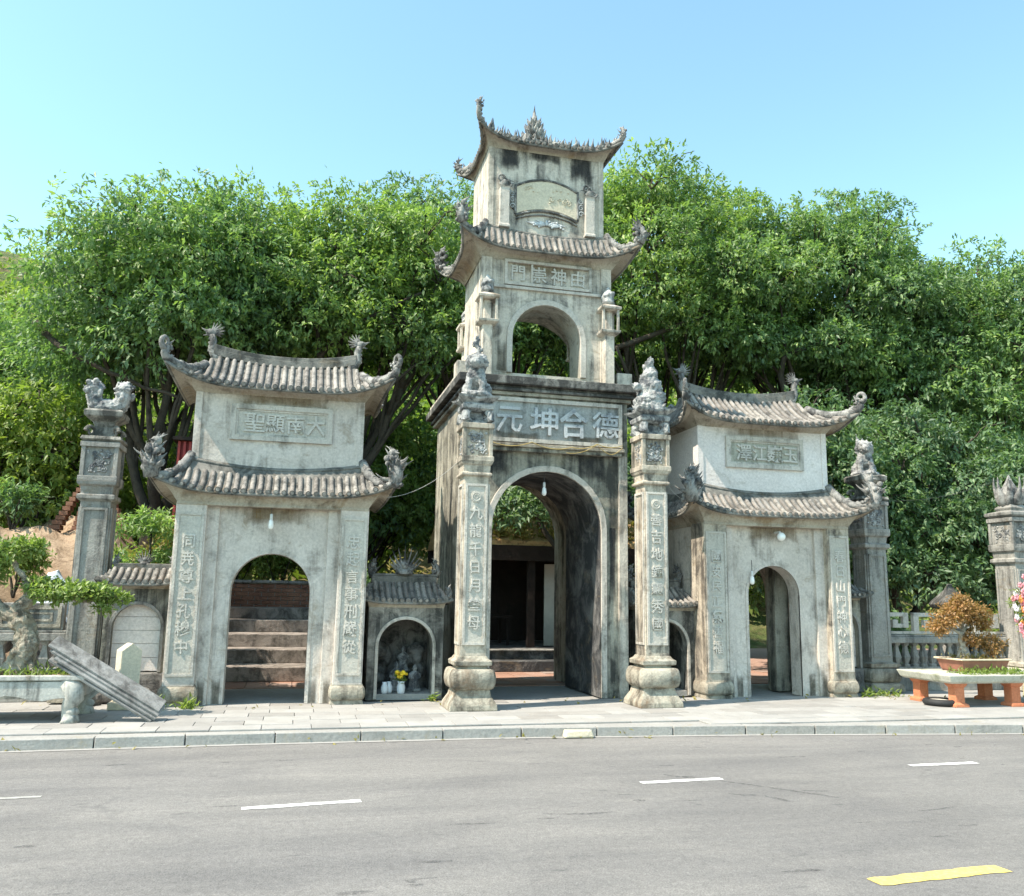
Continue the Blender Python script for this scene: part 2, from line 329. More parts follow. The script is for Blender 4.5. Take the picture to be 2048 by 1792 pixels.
def carve(o, voxel=.02, disp=.02, size=.07, smooth=1):
    """fuse the overlapping lumps of a carving into one skin and roughen it"""
    m = o.modifiers.new('fuse', 'REMESH'); m.mode = 'VOXEL'; m.voxel_size = voxel; m.use_smooth_shade = True
    if smooth: s = o.modifiers.new('soft', 'SMOOTH'); s.iterations = smooth; s.factor = .5
    if disp:
        tx = bpy.data.textures.get('chisel%d' % int(size * 1000)) or bpy.data.textures.new('chisel%d' % int(size * 1000), 'CLOUDS'); tx.noise_scale = size; tx.noise_depth = 3
        d = o.modifiers.new('chisel', 'DISPLACE'); d.texture = tx; d.strength = disp; d.mid_level = .5; d.texture_coords = 'GLOBAL'
    return o
def arc(cx, zs, w, n=16, h=None):
    h = h or w
    return [(cx - w * math.cos(math.pi * i / n), zs + h * math.sin(math.pi * i / n)) for i in range(n + 1)]
def arch_wall(x0, x1, y0, y1, z0, z1, cx, w, zs, h=None, n=18):
    return MB().prism([(x0, z0), (cx - w, z0)] + arc(cx, zs, w, n, h) + [(cx + w, z0), (x1, z0), (x1, z1), (x0, z1)], y0, y1)
def arch_band(cx, w, t, z0, zs, y0, y1, h=None, n=18):
    """a moulding of width t round an opening"""
    h = h or w; o = arc(cx, zs, w + t, n, h + t); i = arc(cx, zs, w, n, h)
    return MB().prism([(cx - w - t, z0)] + o + [(cx + w + t, z0), (cx + w, z0)] + i[::-1] + [(cx - w, z0)], y0, y1)

# carved characters, made from Blender's own text
GL = {}
def glyphs(chars):
    tmp = []
    for ch in dict.fromkeys(chars):
        if ch in GL: continue
        cu = bpy.data.curves.new('glyph', 'FONT'); cu.body = ch; cu.size = 1; cu.resolution_u = 1; cu.extrude = .035; cu.offset = .014
        cu.align_x = 'CENTER'; o = bpy.data.objects.new('glyph', cu); COL.objects.link(o); tmp.append((ch, o))
    dg = bpy.context.evaluated_depsgraph_get()
    for ch, o in tmp:
        me = bpy.data.meshes.new_from_object(o.evaluated_get(dg)); me.name = 'character'
        xs = [v.co.x for v in me.vertices]; ys = [v.co.y for v in me.vertices]
        cx, cy = (min(xs) + max(xs)) / 2, (min(ys) + max(ys)) / 2
        for v in me.vertices: v.co.x -= cx; v.co.y -= cy
        GL[ch] = me
    for ch, o in tmp: cu = o.data; bpy.data.objects.remove(o); bpy.data.curves.remove(cu)
def letter(ch, parent, x, y, z, size, mat, sx=1.0, depth=1.0):
    key = ch + mat
    if key not in GL:
        me = GL[ch].copy(); me.materials.clear(); me.materials.append(M[mat]); GL[key] = me
    return link('character', GL[key], parent, (x, y, z), (R(90 + random.uniform(-.6, .6)), R(random.uniform(-2.5, 2.5)), 0), 0, (size * sx * random.uniform(.9, 1.05), size * random.uniform(.92, 1.06), size * depth))
glyphs('元坤合德聖顯南大玉巍江澤同尭尊上孔穆中忠起言事可刑嚴從九龍千日月叁叄母善吉地鍾靈秀國福門崇神由山祭春天安民正氣心')

# leaves: rhombic blades in rosettes, one mesh per crown
def leaf_mesh(name, centres, dirs, per, size, mat, parent, spread=.8, droop=.5, width=.36, jitter=.12, loc=None):
    c = np.repeat(np.asarray(centres, float), per, 0); d = np.repeat(np.asarray(dirs, float), per, 0); n = len(c)
    c = c + RNG.normal(0, jitter, c.shape)
    a = d * .7 + RNG.normal(0, spread, c.shape); a[:, 2] -= droop * RNG.random(n)
    a /= np.linalg.norm(a, axis=1)[:, None] + 1e-9
    upv = d * .6 + np.array([0, 0, .9]) + RNG.normal(0, .45, c.shape)
    s = np.cross(a, upv); s /= np.linalg.norm(s, axis=1)[:, None] + 1e-9
    nn = np.cross(s, a)
    L = size * (.65 + .7 * RNG.random(n))[:, None]; W = L * width * .5
    v = np.stack([c, c + a * L * .45 + s * W + nn * L * .06, c + a * L - nn * L * .10, c + a * L * .45 - s * W + nn * L * .06], 1).reshape(-1, 3)
    me = bpy.data.meshes.new(name); me.vertices.add(4 * n); me.vertices.foreach_set('co', v.ravel())
    b = np.arange(n)[:, None] * 4; idx = np.concatenate([b, b + 1, b + 2, b, b + 2, b + 3], 1).ravel()
    me.loops.add(6 * n); me.loops.foreach_set('vertex_index', idx.astype(np.int32))
    me.polygons.add(2 * n); me.polygons.foreach_set('loop_start', (np.arange(2 * n) * 3).astype(np.int32)); me.polygons.foreach_set('loop_total', np.full(2 * n, 3, np.int32))
    me.update(calc_edges=True); me.materials.append(M[mat])
    return link(name, me, parent, loc)
def puff(c, r, n, shell=.55):
    """n points through the outer part of an uneven ellipsoid, with outward directions"""
    r = np.array(r if hasattr(r, '__len__') else (r, r, r * .8), float)
    d = RNG.normal(0, 1, (n, 3)); d /= np.linalg.norm(d, axis=1)[:, None]
    k = (shell + (1 - shell) * RNG.random(n) ** .6) * (1 + .22 * np.sin(d[:, 0] * 4.1 + c[0] * 3) * np.sin(d[:, 1] * 3.3 + c[1]) + .12 * np.sin(d[:, 2] * 6 + c[0]))
    return np.asarray(c) + d * r * k[:, None], d
# ================================================================== the setting
def kerb_y(x):
    """front face of the kerb: the road bends gently"""
    xs = [-60, -20, -6, -3, -.3, 2.8, 5.9, 9.8, 14, 24, 60]; ys = [6.0, 9.2, 10.65, 10.86, 10.95, 10.95, 10.72, 10.26, 9.7, 8.2, 1.0]
    return float(np.interp(x, xs, ys))
ZR = -.118
def sheet(name, x0, x1, fy0, fy1, z, mat, nx=60, parent=None):
    mb = MB(); vs = []; fs = []
    for i in range(nx + 1):
        x = x0 + (x1 - x0) * i / nx; vs += [(x, fy0(x), z), (x, fy1(x), z)]
    for i in range(nx): fs.append((2 * i, 2 * i + 2, 2 * i + 3, 2 * i + 1))
    mb.add(vs, fs); return mb.build(name, mat, parent)
struct(sheet('ground', -400, 400, lambda x: -400, lambda x: 400, ZR - .02, 'hill_ground', 8))
road = struct(sheet('road', -60, 60, lambda x: -40, lambda x: kerb_y(x) + .05, ZR, 'asphalt', 240))
sheet('gutter', -30, 30, lambda x: kerb_y(x) - .09, lambda x: kerb_y(x) + .05, ZR + .005, 'paving', 120, road)
def dash(name, a, b, w, mat, skew=0):
    a = Vector((*a, 0)); b = Vector((*b, 0)); d = (b - a).normalized(); n = Vector((-d.y, d.x, 0)) * w / 2; s = d * skew
    q = [a - n - s, b - n - s, b + n + s, a + n + s]
    vs = []; N = 14
    for i in range(N + 1):
        t = i / N; j = random.uniform(-.010, .010); k = random.uniform(-.010, .010)
        lo = q[0].lerp(q[1], t); hi = q[3].lerp(q[2], t); vs += [(lo.x, lo.y + j, ZR + .004), (hi.x, hi.y + k, ZR + .004)]
    MB().add(vs, [(2 * i, 2 * i + 2, 2 * i + 3, 2 * i + 1) for i in range(N)]).build(name, mat, road)
dash('lane_marking', (-.30, 7.80), (.68, 7.90), .10, 'paint_white')
dash('lane_marking', (3.37, 8.17), (4.25, 8.215), .10, 'paint_white')
dash('lane_marking', (6.65, 8.49), (7.53, 8.52), .10, 'paint_white')
dash('lane_marking', (9.9, 8.70), (10.8, 8.74), .10, 'paint_white')
dash('lane_marking', (-3.7, 7.42), (-2.8, 7.52), .10, 'paint_white')
dash('centre_marking', (3.70, 5.13), (4.76, 5.21), .15, 'paint_yellow')
dash('centre_marking', (7.2, 5.45), (8.2, 5.53), .15, 'paint_yellow')
dash('centre_marking', (.2, 4.80), (1.2, 4.88), .15, 'paint_yellow')
dash('worn_marking', (-2.45, 8.50), (-1.98, 8.53), .06, 'paint_worn')
# dark rubber scuffs with ragged ends
def scuff(path, w):
    vs = []; fs = []; n = len(path)
    P = [Vector((*p, 0)) for p in path]
    for i, p in enumerate(P):
        t = (P[min(i + 1, n - 1)] - P[max(0, i - 1)]).normalized(); q = Vector((-t.y, t.x, 0)) * (w * (.25 + .75 * math.sin(math.pi * (i + .3) / n)) * random.uniform(.6, 1.3) / 2)
        vs += [tuple(p - q + Vector((0, 0, ZR + .003))), tuple(p + q + Vector((0, 0, ZR + .003)))]
    fs = [(2 * i, 2 * i + 2, 2 * i + 3, 2 * i + 1) for i in range(n - 1)]
    MB().add(vs, fs).build('tyre_scuff', 'scuff', road)
k = NT('scuff', .9); a_ = k.noise(k.pos, 22, 6, .8)
tb = k.n('ShaderNodeBsdfTransparent'); ms = k.n('ShaderNodeMixShader'); k.b.inputs['Base Color'].default_value = (.10, .10, .10, 1)
k.l(k.math('MULTIPLY', k.ramp(a_, .40, .62), .55), ms.inputs[0]); k.l(tb.outputs[0], ms.inputs[1]); k.l(k.b.outputs[0], ms.inputs[2]); k.l(ms.outputs[0], k.t.nodes['Material Output'].inputs[0]); M['scuff'] = k.m
scuff([(4.05, 8.25), (4.3, 8.0), (4.5, 7.78), (4.68, 7.55), (4.83, 7.38), (4.95, 7.22)], .05)
scuff([(3.75, 8.5), (3.85, 8.38), (4.0, 8.3)], .07)
scuff([(4.0, 7.6), (4.1, 7.52), (4.22, 7.5)], .05); scuff([(4.28, 7.45), (4.34, 7.32), (4.4, 7.2)], .06); scuff([(4.75, 7.6), (4.85, 7.55), (4.98, 7.53)], .04)
scuff([(2.1, 7.18), (2.3, 7.14), (2.5, 7.12), (2.7, 7.14)], .05); scuff([(1.3, 7.0), (1.5, 6.98), (1.65, 6.97)], .05); scuff([(5.3, 6.7), (5.5, 6.72), (5.75, 6.78)], .05); scuff([(.9, 6.1), (1.05, 6.08), (1.15, 6.08)], .05)

fl = MB(); rg_ = random.Random(12)
for i in range(110):
    fx, fy = rg_.uniform(-6, 13), rg_.uniform(2.6, 10.4); fl_, fw_ = rg_.uniform(.03, .16), rg_.uniform(.012, .035); n_ = 7
    fl.add([(fx + fl_ * math.cos(6.283 * q / n_) * rg_.uniform(.6, 1.2), fy + fw_ * math.sin(6.283 * q / n_) * rg_.uniform(.6, 1.3), ZR + .0025 + .00001 * i) for q in range(n_)], [tuple(range(n_))])
struct(fl.build('tar_flecks', 'scuff', road), 'stuff')
# pavement: one bed, loose-laid slabs on it
bed = struct(sheet('pavement', -40, 40, lambda x: kerb_y(x) + .15, lambda x: 16.0, -.022, 'kerb_stone', 160))
slab = B(-.5, .5, -.5, .5, -.02, 0).build('paving_stone', 'paving', bed, bevel=.006)
sm = slab.data; first = True
row = 0; y = 11.12; PW = .36
while y < 13.75:
    L = .60; x = -5.6 + (row % 2) * .28 + random.uniform(-.05, .05)
    while x < 13.6:
        if y - PW / 2 > max(kerb_y(x - .3), kerb_y(x + .3)) + .155:
            o = slab if first else link('paving_stone', sm, bed, None, None, .006); first = False
            o.scale = (L - .008, PW - .007, 1); o.location = (x, y, random.uniform(-.003, .003)); o.rotation_euler = (random.uniform(-.004, .004), random.uniform(-.003, .003), random.uniform(-.006, .006))
        x += L
    y += PW; row += 1
# kerb of long dressed stones
kb = struct(sheet('kerb', -40, 40, lambda x: kerb_y(x) + .03, lambda x: kerb_y(x) + .14, -.035, 'kerb_stone', 120))
ks = B(-.5, .5, 0, .16, -.17, 0).build('kerb_stone', 'kerb_stone', kb, bevel=.008); first = True
x = -7.05; lens = [1.0, 1.0, .98, 1.02, 1.0, .96, 1.0, 1.0]
i = 0
while x < 16:
    L = lens[i % len(lens)]; i += 1; o = ks if first else link('kerb_stone', ks.data, kb, None, None, .008); first = False
    a = math.atan2(kerb_y(x + L) - kerb_y(x), L); o.location = (x + L / 2, kerb_y(x + L / 2), random.uniform(-.002, .004)); o.rotation_euler = (random.uniform(-.01, .01), 0, a + random.uniform(-.004, .004)); o.scale = (L - .012, 1, 1); x += L
# court behind the gates
court = struct(sheet('court', -30, 40, lambda x: 15.9, lambda x: 40, -.03, 'court_tile', 30))
ct = B(-.5, .5, -.5, .5, -.02, 0).build('floor_tile', 'court_tile', court, bevel=.004); first = True
def tiles(x0, x1, y0, y1, s=.4):
    global first
    y = y0
    while y < y1:
        x = x0
        while x < x1:
            o = ct if first else link('floor_tile', ct.data, court); first = False
            o.location = (x, y, random.uniform(-.012, -.004)); o.scale = (s - .012, s - .012, 1); x += s
        y += s
tiles(-1.3, 1.0, 16.2, 17.0); tiles(3.2, 6.4, 16.2, 18.9); tiles(8.4, 11.2, 16.2, 19.2)
# wooded hillside far behind
vs = []; fs = []; nx, ny = 60, 24
for j in range(ny + 1):
    for i in range(nx + 1):
        x = -70 + 160 * i / nx; yy = 27 + 60 * j / ny
        z = -.1 + max(0, (yy - 28)) * .58 + 1.6 * math.sin(x * .09 + 1) * min(1, j / 5) + .8 * math.sin(x * .31 + yy * .2) * min(1, j / 4) - .02
        vs.append((x, yy, z if j else -.2))
for j in range(ny):
    for i in range(nx): q = j * (nx + 1) + i; fs.append((q, q + 1, q + nx + 2, q + nx + 1))
struct(MB().add(vs, fs).build('hillside', 'hill_ground', None, True))
# ================================================================== curved tiled roofs
def roof(parent, cx, cy, ai, bi, zi, ao, bo, ze, lift, sag, thick, aw, bw, zs, pitch=.15, rr=.048, v0=0.0, flare=.10, name='roof', pw=3.2, sides=(0, 1, 3), tile_mat='roof_tile', vend=1.03):
    """upswept hipped roof: slab, soffit and one roll of barrel tiles after another"""
    def S(side, s, v, dz=0):
        la, ob = (ai + (ao - ai) * v, bi + (bo - bi) * v) if side in (0, 2) else (bi + (bo - bi) * v, ai + (ao - ai) * v)
        u = max(-1.0, min(1.0, s / la)) if la > 1e-4 else 0
        g = 1 - (1 - min(v, 1)) ** 1.6; m = abs(u)
        z = zi + (ze - zi) * g + lift * (m ** pw) * v * v + sag * m * m * (1 - v) ** 2
        k = flare * (m ** 5) * v ** 3; al = s + math.copysign(k, s); ou = ob + k
        z += dz
        return {0: (cx + al, cy - ou, z), 1: (cx + ou, cy + al, z), 2: (cx - al, cy + ou, z), 3: (cx - ou, cy - al, z)}[side]
    mb = MB(); N, Kv = 26, 7
    for side in range(4):
        top = []
        for j in range(Kv + 1):
            v = j / Kv; la = (ai + (ao - ai) * v) if side in (0, 2) else (bi + (bo - bi) * v)
            top.append([S(side, la * (-1 + 2 * i / N), v) for i in range(N + 1)])
        wl, wo = (aw, bw) if side in (0, 2) else (bw, aw); la = ao if side in (0, 2) else bo
        for q in range(5):                                       # fascia and coved soffit
            t = q / 4; r = []
            for i in range(N + 1):
                u = -1 + 2 * i / N; e = Vector(S(side, la * u, 1, -thick)); s = wl * u
                w = Vector({0: (cx + s, cy - wo, zs), 1: (cx + wo, cy + s, zs), 2: (cx - s, cy + wo, zs), 3: (cx - wo, cy - s, zs)}[side])
                p = e.lerp(w, t); p.z += .10 * math.sin(math.pi * t) * (1 if q not in (0, 4) else 0); r.append(tuple(p))
            top.append(r)
        n = N + 1; mb.add([p for r in top for p in r], [(j * n + i, j * n + i + 1, (j + 1) * n + i + 1, (j + 1) * n + i) for j in range(len(top) - 1) for i in range(N)])
    rf = mb.build(name, 'roof_mortar', parent, True)
    rf.data.materials.append(M['soffit']); nf = len(rf.data.polygons) // 4
    for side in range(4):
        for j in range(Kv, Kv + 5 - 0):
            for i in range(N):
                q = side * nf + j * N + i
                if j > Kv and q < (side + 1) * nf: rf.data.polygons[q].material_index = 1
    es = rf.modifiers.new('edge', 'EDGE_SPLIT'); es.split_angle = R(38)
    for side in range(4):
        la = ao if side in (0, 2) else bo; li = ai if side in (0, 2) else bi
        n = int((la - .06) / pitch); merged = MB()
        for q in range(-n, n + 1):
            s = q * pitch
            vs_ = max(v0, 0 if abs(s) <= li else (abs(s) - li) / (la - li) + .02)
            if vs_ > .93: continue
            pts = [S(side, s, vs_ + (vend - vs_) * t / 5, rr * .25) for t in range(6)]
            m = MB() if side in sides else merged
            m.tube(pts, [rr * .96, rr, rr, rr, rr, rr * 1.06], 8)
            e = Vector(pts[-1]); dv = (Vector(pts[-1]) - Vector(pts[-2])).normalized()
            m.tube([e - dv * .004, e + dv * .014], [rr * 1.07, rr * 1.02], 10); nd = len(m.f); m.tube([e + dv * .010, e + dv * .020], [rr * .72, rr * .66], 8)
            if side in sides:
                o = m.build('tile', tile_mat, rf, True); o.modifiers.new('e', 'EDGE_SPLIT').split_angle = R(50); o.data.materials.append(M['roof_mortar'])
                for f_ in range(nd - 12, nd): o.data.polygons[f_].material_index = 1
        if merged.v: merged.build('tile_rows', tile_mat, rf, True)
    # drip course along the eave, hips
    for side in range(4):
        la = ao if side in (0, 2) else bo
        MB().tube([S(side, la * (-1 + 2 * i / N), 1.0, -.035) for i in range(N + 1)], .026, 5).build('drip_course', 'roof_mortar', rf, True)
    hips = []
    for side, sg in ((0, -1), (0, 1), (2, -1), (2, 1)):
        pts = []
        for j in range(9):
            v = j / 8; la = ai + (ao - ai) * v; pts.append(Vector(S(side, sg * la, v, .035)))
        hips.append(pts)
    return rf, S, hips

def hip_ridge(rf, pts, r=.055, curl=None, mat='ornament_stone', knobs=True):
    """raised hip rib with carved leaf lumps, ending in a curled tip"""
    m = MB(); d = (pts[-1] - pts[-2]).normalized(); out = Vector((d.x, d.y, 0)).normalized()
    path = [p.copy() for p in pts]; e = pts[-1]
    if curl: path += [e + out * (curl * .22) + Vector((0, 0, curl * .25)), e + out * (curl * .32) + Vector((0, 0, curl * .62)), e + out * (curl * .27) + Vector((0, 0, curl))]
    n = len(path); m.tube(path, [r * (.75 + .55 * math.sin(math.pi * min(1, .25 + i / n))) * (1 if i < n - 2 else .55 if i == n - 2 else .2) for i in range(n)], 8, 1.0)
    if knobs:
        for i in range(2, n - 1):
            for q in range(2):
                p = path[i].lerp(path[i - 1], random.random()); w = random.uniform(.028, .05)
                m.ball(p + Vector((random.uniform(-.03, .03), random.uniform(-.03, .03), r * .6 + random.uniform(0, .03))), (w, w, w * .9), 6, 4)
    return m.build('hip_ridge', mat, rf, True)

def cloud_finial(rf, p, out, size, mat='ornament_stone', n=9, head=True, seed=1):
    """carved flame-and-cloud crest at a roof corner"""
    rg = random.Random(seed); m = MB(); p = Vector(p); out = Vector((out[0], out[1], 0)).normalized(); z = Vector((0, 0, 1)); sd = out.cross(z)
    m.tube([p - z * .05 * size, p + out * .10 * size + z * .22 * size, p + out * .06 * size + z * .45 * size, p - out * .06 * size + z * .62 * size], [.15 * size, .13 * size, .10 * size, .05 * size], 7)
    for i in range(n):
        t = i / max(1, n - 1); b = p + z * (.10 + .5 * t) * size + out * (.08 - .1 * t) * size
        a = rg.uniform(-1.3, 1.3); dr = (-out * rg.uniform(-.4, 1.0) + sd * math.sin(a) * .8 + z * rg.uniform(.3, 1.0))
        m.flame(b, dr, dr + z * .8 - out * .4, size * rg.uniform(.22, .38), size * .065, 5, .7)
    if head:
        h = p - out * .05 * size + z * .66 * size; m.ball(h, (.11 * size, .09 * size, .10 * size), 7, 5); m.flame(h, out + z * .1, out - z * .3, .2 * size, .05 * size, 5)
        for a in (-.7, -.2, .3): m.flame(h, -out * .6 + z + sd * a, -out + z * .5 + sd * a, .26 * size, .035 * size, 5)
    for i in range(16):
        q = p + Vector((rg.uniform(-.17, .17), rg.uniform(-.17, .17), rg.uniform(-.05, .55))) * size; m.ball(q, size * rg.uniform(.04, .085), 6, 4)
    for i in range(n):
        a = rg.uniform(0, 6.28); dr = Vector((math.cos(a), math.sin(a), rg.uniform(0, .8))); b = p + z * rg.uniform(0, .4) * size + dr * .08 * size; m.flame(b, dr, dr + z * 1.2, size * rg.uniform(.22, .36), size * .05, 5, .7)
    return m.build('corner_finial', mat, rf, True)

def dragon_head(rf, p, out, size, mat='ornament_stone'):
    """upright dragon neck with a bristling mane at the end of a ridge"""
    p = Vector(p); out = Vector(out).normalized(); z = Vector((0, 0, 1)); m = MB()
    m.tube([p - out * .45 * size - z * .22 * size, p - out * .12 * size - z * .10 * size, p + out * .02 * size + z * .15 * size, p - out * .02 * size + z * .45 * size, p + out * .04 * size + z * .66 * size], [.10 * size, .16 * size, .13 * size, .12 * size, .11 * size], 8)
    h = p + out * .08 * size + z * .74 * size
    m.ball(h, (.17 * size, .12 * size, .13 * size), 8, 6)
    m.flame(h, out + z * .25, out + z * .7, .34 * size, .085 * size, 6, .8); m.flame(h - z * .06 * size, out - z * .35, out - z * .1, .26 * size, .06 * size, 6, .8)
    for i in range(7):
        a = -0.5 + i * .33; dr = -out * math.cos(a) + z * math.sin(a)
        for sd in (-.05, .05): m.flame(h + Vector((0, sd * size, 0)) - out * .05 * size, dr, dr + z * .25, size * (.44 - .03 * abs(i - 3)), .04 * size, 5, .7)
    for i in range(4): m.ball(p + out * (.10) * size + z * (.1 + .14 * i) * size, .05 * size, 6, 4)
    return m.build('dragon_head', mat, rf, True)

def frame(parent, x0, x1, z0, z1, y0, y1, w, mat, name='panel_frame'):
    m = MB(); m.prism([(x0, z0), (x1, z0), (x1 - w, z0 + w), (x0 + w, z0 + w)], y0, y1); m.prism([(x0, z1), (x0 + w, z1 - w), (x1 - w, z1 - w), (x1, z1)], y0, y1)
    m.prism([(x0, z0), (x0 + w, z0 + w), (x0 + w, z1 - w), (x0, z1)], y0, y1); m.prism([(x1, z0), (x1, z1), (x1 - w, z1 - w), (x1 - w, z0 + w)], y0, y1)
    return m.build(name, mat, parent)

def cushion(m, cx, cy, w, z0, z1, wy=None, n=7, squash=.16):
    """rounded square cushion"""
    pr = []
    for i in range(n + 1):
        a = -math.pi / 2 + math.pi * i / n; pr.append((z0 + (z1 - z0) * (.5 + .5 * math.sin(a)), w - squash * w + squash * w * math.cos(a)))
    return m.square(cx, cy, pr, (wy - w) if wy else None, .12)

# ================================================================== side gates
def side_gate(X, Y, label, aw, zs_arch, upper_mat, name_chars, left_chars, right_chars, seed):
    random.seed(seed)
    g = thing('side_gate', label, 'gate', (X, Y, 0), 'smaller two-storey gates beside the main gate tower')
    W = 1.40; D = 2.0
    # lower storey: front wall, back wall, side walls, ceiling
    arch_wall(-1.0, 1.0, 0, .34, 0, 2.96, 0, aw, zs_arch).build('front_wall', 'plaster_grey', g)
    arch_wall(-W + .02, W - .02, D - .34, D, 0, 2.96, 0, .80 if X < 4 else 1.0, 1.75).build('back_wall', 'plaster_grey', g)
    for s in (-1, 1):
        B(min(s * 1.0, s * W * .985), max(s * 1.0, s * W * .985), .02, D - .345, 0, 2.95).build('side_wall', 'plaster_grey', g)
        # stepped pilaster strip next to the column
        x0, x1 = sorted((s * .805, s * .985)); B(x0, x1, -.07, .02, 0, 2.95).build('pilaster', 'plaster_grey', g, bevel=.006)
        # engaged column with its panel
        x0, x1 = sorted((s * .98, s * 1.415)); xc = (x0 + x1) / 2
        col = B(x0, x1, -.20, .30, .28, 2.93).build('column', 'column_stone' if X > 4 else 'plaster_grey', g, bevel=.008)
        hw = .155; zb, zt = .42, 2.78
        frame(col, xc - hw - .035, xc + hw + .035, zb, zt, -.222, -.198, .035, 'trim_stone')
        B(xc - hw, xc + hw, -.206, -.19, zb + .035, zt - .035).build('inscription_panel', 'pilaster_panel', col)
        chars = left_chars if s < 0 else right_chars; n = len(chars); z1 = zt - (.42 if s < 0 else .36); z0 = zb + (.42 if s < 0 else .42)
        for i, ch in enumerate(chars): letter(ch, col, xc, -.213, z1 - (z1 - z0) * i / (n - 1), .22, 'letter_stone', .95, 1.3)
        bs = MB(); cushion(bs, xc, .03, .27, .06, .27, .29); bs.square(xc, .03, [(0, .25), (.07, .23)]); bs.square(xc, .03, [(.262, .235), (.30, .225)])
        bs.build('column_base', 'base_stone', g, True).modifiers.new('e', 'EDGE_SPLIT').split_angle = R(35)
    arch_band(0, aw, .05, 0, zs_arch, -.012, .03).build('arch_moulding', 'plaster_grey', g)
    B(-W, W, .0, D, 2.952, 3.10).build('ceiling', 'plaster_grey', g)
    B(-W - .01, W + .01, -.215, D + .02, 2.90, 2.985).build('architrave', 'soffit', g, bevel=.01)
    # lower roof
    rf, S, hips = roof(g, 0, D / 2, 1.30, .80, 3.56, 1.67, 1.40, 3.10, .23, .13, .06, W + .012, D / 2 + .218, 2.95, .118, .038, .25, .12, 'lower_roof', 5.0)
    for k, h in enumerate(hips):
        hip_ridge(rf, h, .06, None); front = k < 2
        o = (h[-1] - h[-3]); cloud_finial(rf, h[-1] - Vector((o.x, o.y, 0)) * .25 - Vector((0, 0, .06)), o, .74 if front else .55, n=13, seed=seed + k)
    N = 24; MB().tube([(-1.32 + 2.64 * i / N, .20 - .03, 3.515 + .13 * abs(-1 + 2 * i / N) ** 2) for i in range(N + 1)], .03, 6).build('flashing', 'roof_mortar', rf, True)
    # upper storey
    up_ = B(-1.30, 1.30, .2, D - .2, 3.2, 4.82).build('upper_wall', upper_mat, g, bevel=.006)
    for s in (-1, 1):
        x0, x1 = sorted((s * 1.20, s * 1.303)); B(x0, x1, .185, .25, 3.3, 4.8).build('corner_strip', upper_mat, up_)
    px0, px1, pz0, pz1 = -.76, .80, 3.98, 4.55
    frame(up_, px0, px1, pz0, pz1, .150, .205, .075, 'trim_stone'); frame(up_, px0 + .075, px1 - .075, pz0 + .075, pz1 - .075, .172, .205, .03, 'trim_stone')
    B(px0 + .1, px1 - .1, .188, .202, pz0 + .1, pz1 - .1).build('inscription_panel', 'sandstone_panel' if X > 4 else 'pilaster_panel', up_)
    n = len(name_chars)
    for i, ch in enumerate(name_chars): letter(ch, up_, px0 + .36 + (px1 - px0 - .62) * i / (n - 1), .182, (pz0 + pz1) / 2, .33, 'letter_stone', 1.0, 1.6)
    # upper roof
    rf2, S2, hips2 = roof(g, 0, D / 2, 1.15, .03, 5.40, 1.57, 1.09, 4.79, .29, .10, .06, 1.305, .81, 4.70, .118, .039, .0, .16, 'upper_roof', 5.0)
    for k, h in enumerate(hips2):
        hip_ridge(rf2, h[2:], .065, .2 if k < 2 else .15); o = h[-1] - h[-3]
        cloud_finial(rf2, h[-1] - Vector((o.x, o.y, 0)) * .1, o, .34, n=5, head=False, seed=seed + 10 + k)
        m = MB(); e = h[-1] + Vector((o.x, o.y, 0)).normalized() * .03
        m.spiral(e + Vector((0, 0, .22)), Vector((o.x, o.y, 0)).normalized(), (0, 0, 1), .11, .03, 1.0, .045, -1.4); m.build('curled_tip', 'ornament_stone', rf2, True)
    m = MB(); NR = 20
    for dz, w, hh in ((0, .075, .12), (.12, .055, .07)):
        ring = []
        for i in range(NR + 1):
            x = -1.17 + 2.34 * i / NR; z = 5.38 + dz + .14 * abs(-1 + 2 * i / NR) ** 2.2; ring.append([(x, D / 2 - w, z), (x, D / 2 + w, z), (x, D / 2 + w, z + hh), (x, D / 2 - w, z + hh)])
        m.rings(ring)
    m.build('ridge', 'roof_mortar', rf2, bevel=.008)
    for s in (-1, 1): dragon_head(rf2, (s * 1.20, D / 2, 5.54), (s, 0, 0), .50)
    # run-off stains with their own ragged outlines
    stain(g, -.80, .80, 2.45, 2.90, -.003, 'stain_brown'); stain(up_, -1.18, 1.18, 4.38, 4.72, .197, 'stain_brown')
    for s in (-1, 1):
        x0, x1 = sorted((s * .585, s * .80)); stain(g, x0, x1, 0.005, .75, -.003, 'stain_damp'); x0, x1 = sorted((s * .81, s * .98)); stain(g, x0, x1, .005, .7, -.0735, 'stain_damp')
    if X > 4: B(.46, .74, .75, 1.05, 0, 2.94).build('inner_pier', 'plaster_mould', g, bevel=.01)
    return g
lgate = side_gate(-.31, 13.75, 'left grey two-storey gate with arched doorway, in front of stairs', .585, 1.63, 'plaster_grey', '聖顯南大', '同尭尊上孔穆中', '忠起言事刑嚴從', 3)
rgate = side_gate(8.20, 13.75, 'right two-storey gate with pale whitewashed upper wall, nearer the red-legged table', .50, 1.73, 'plaster_pale', '澤江巍玉', '國安民正氣善福', '春日山門神心德', 5)
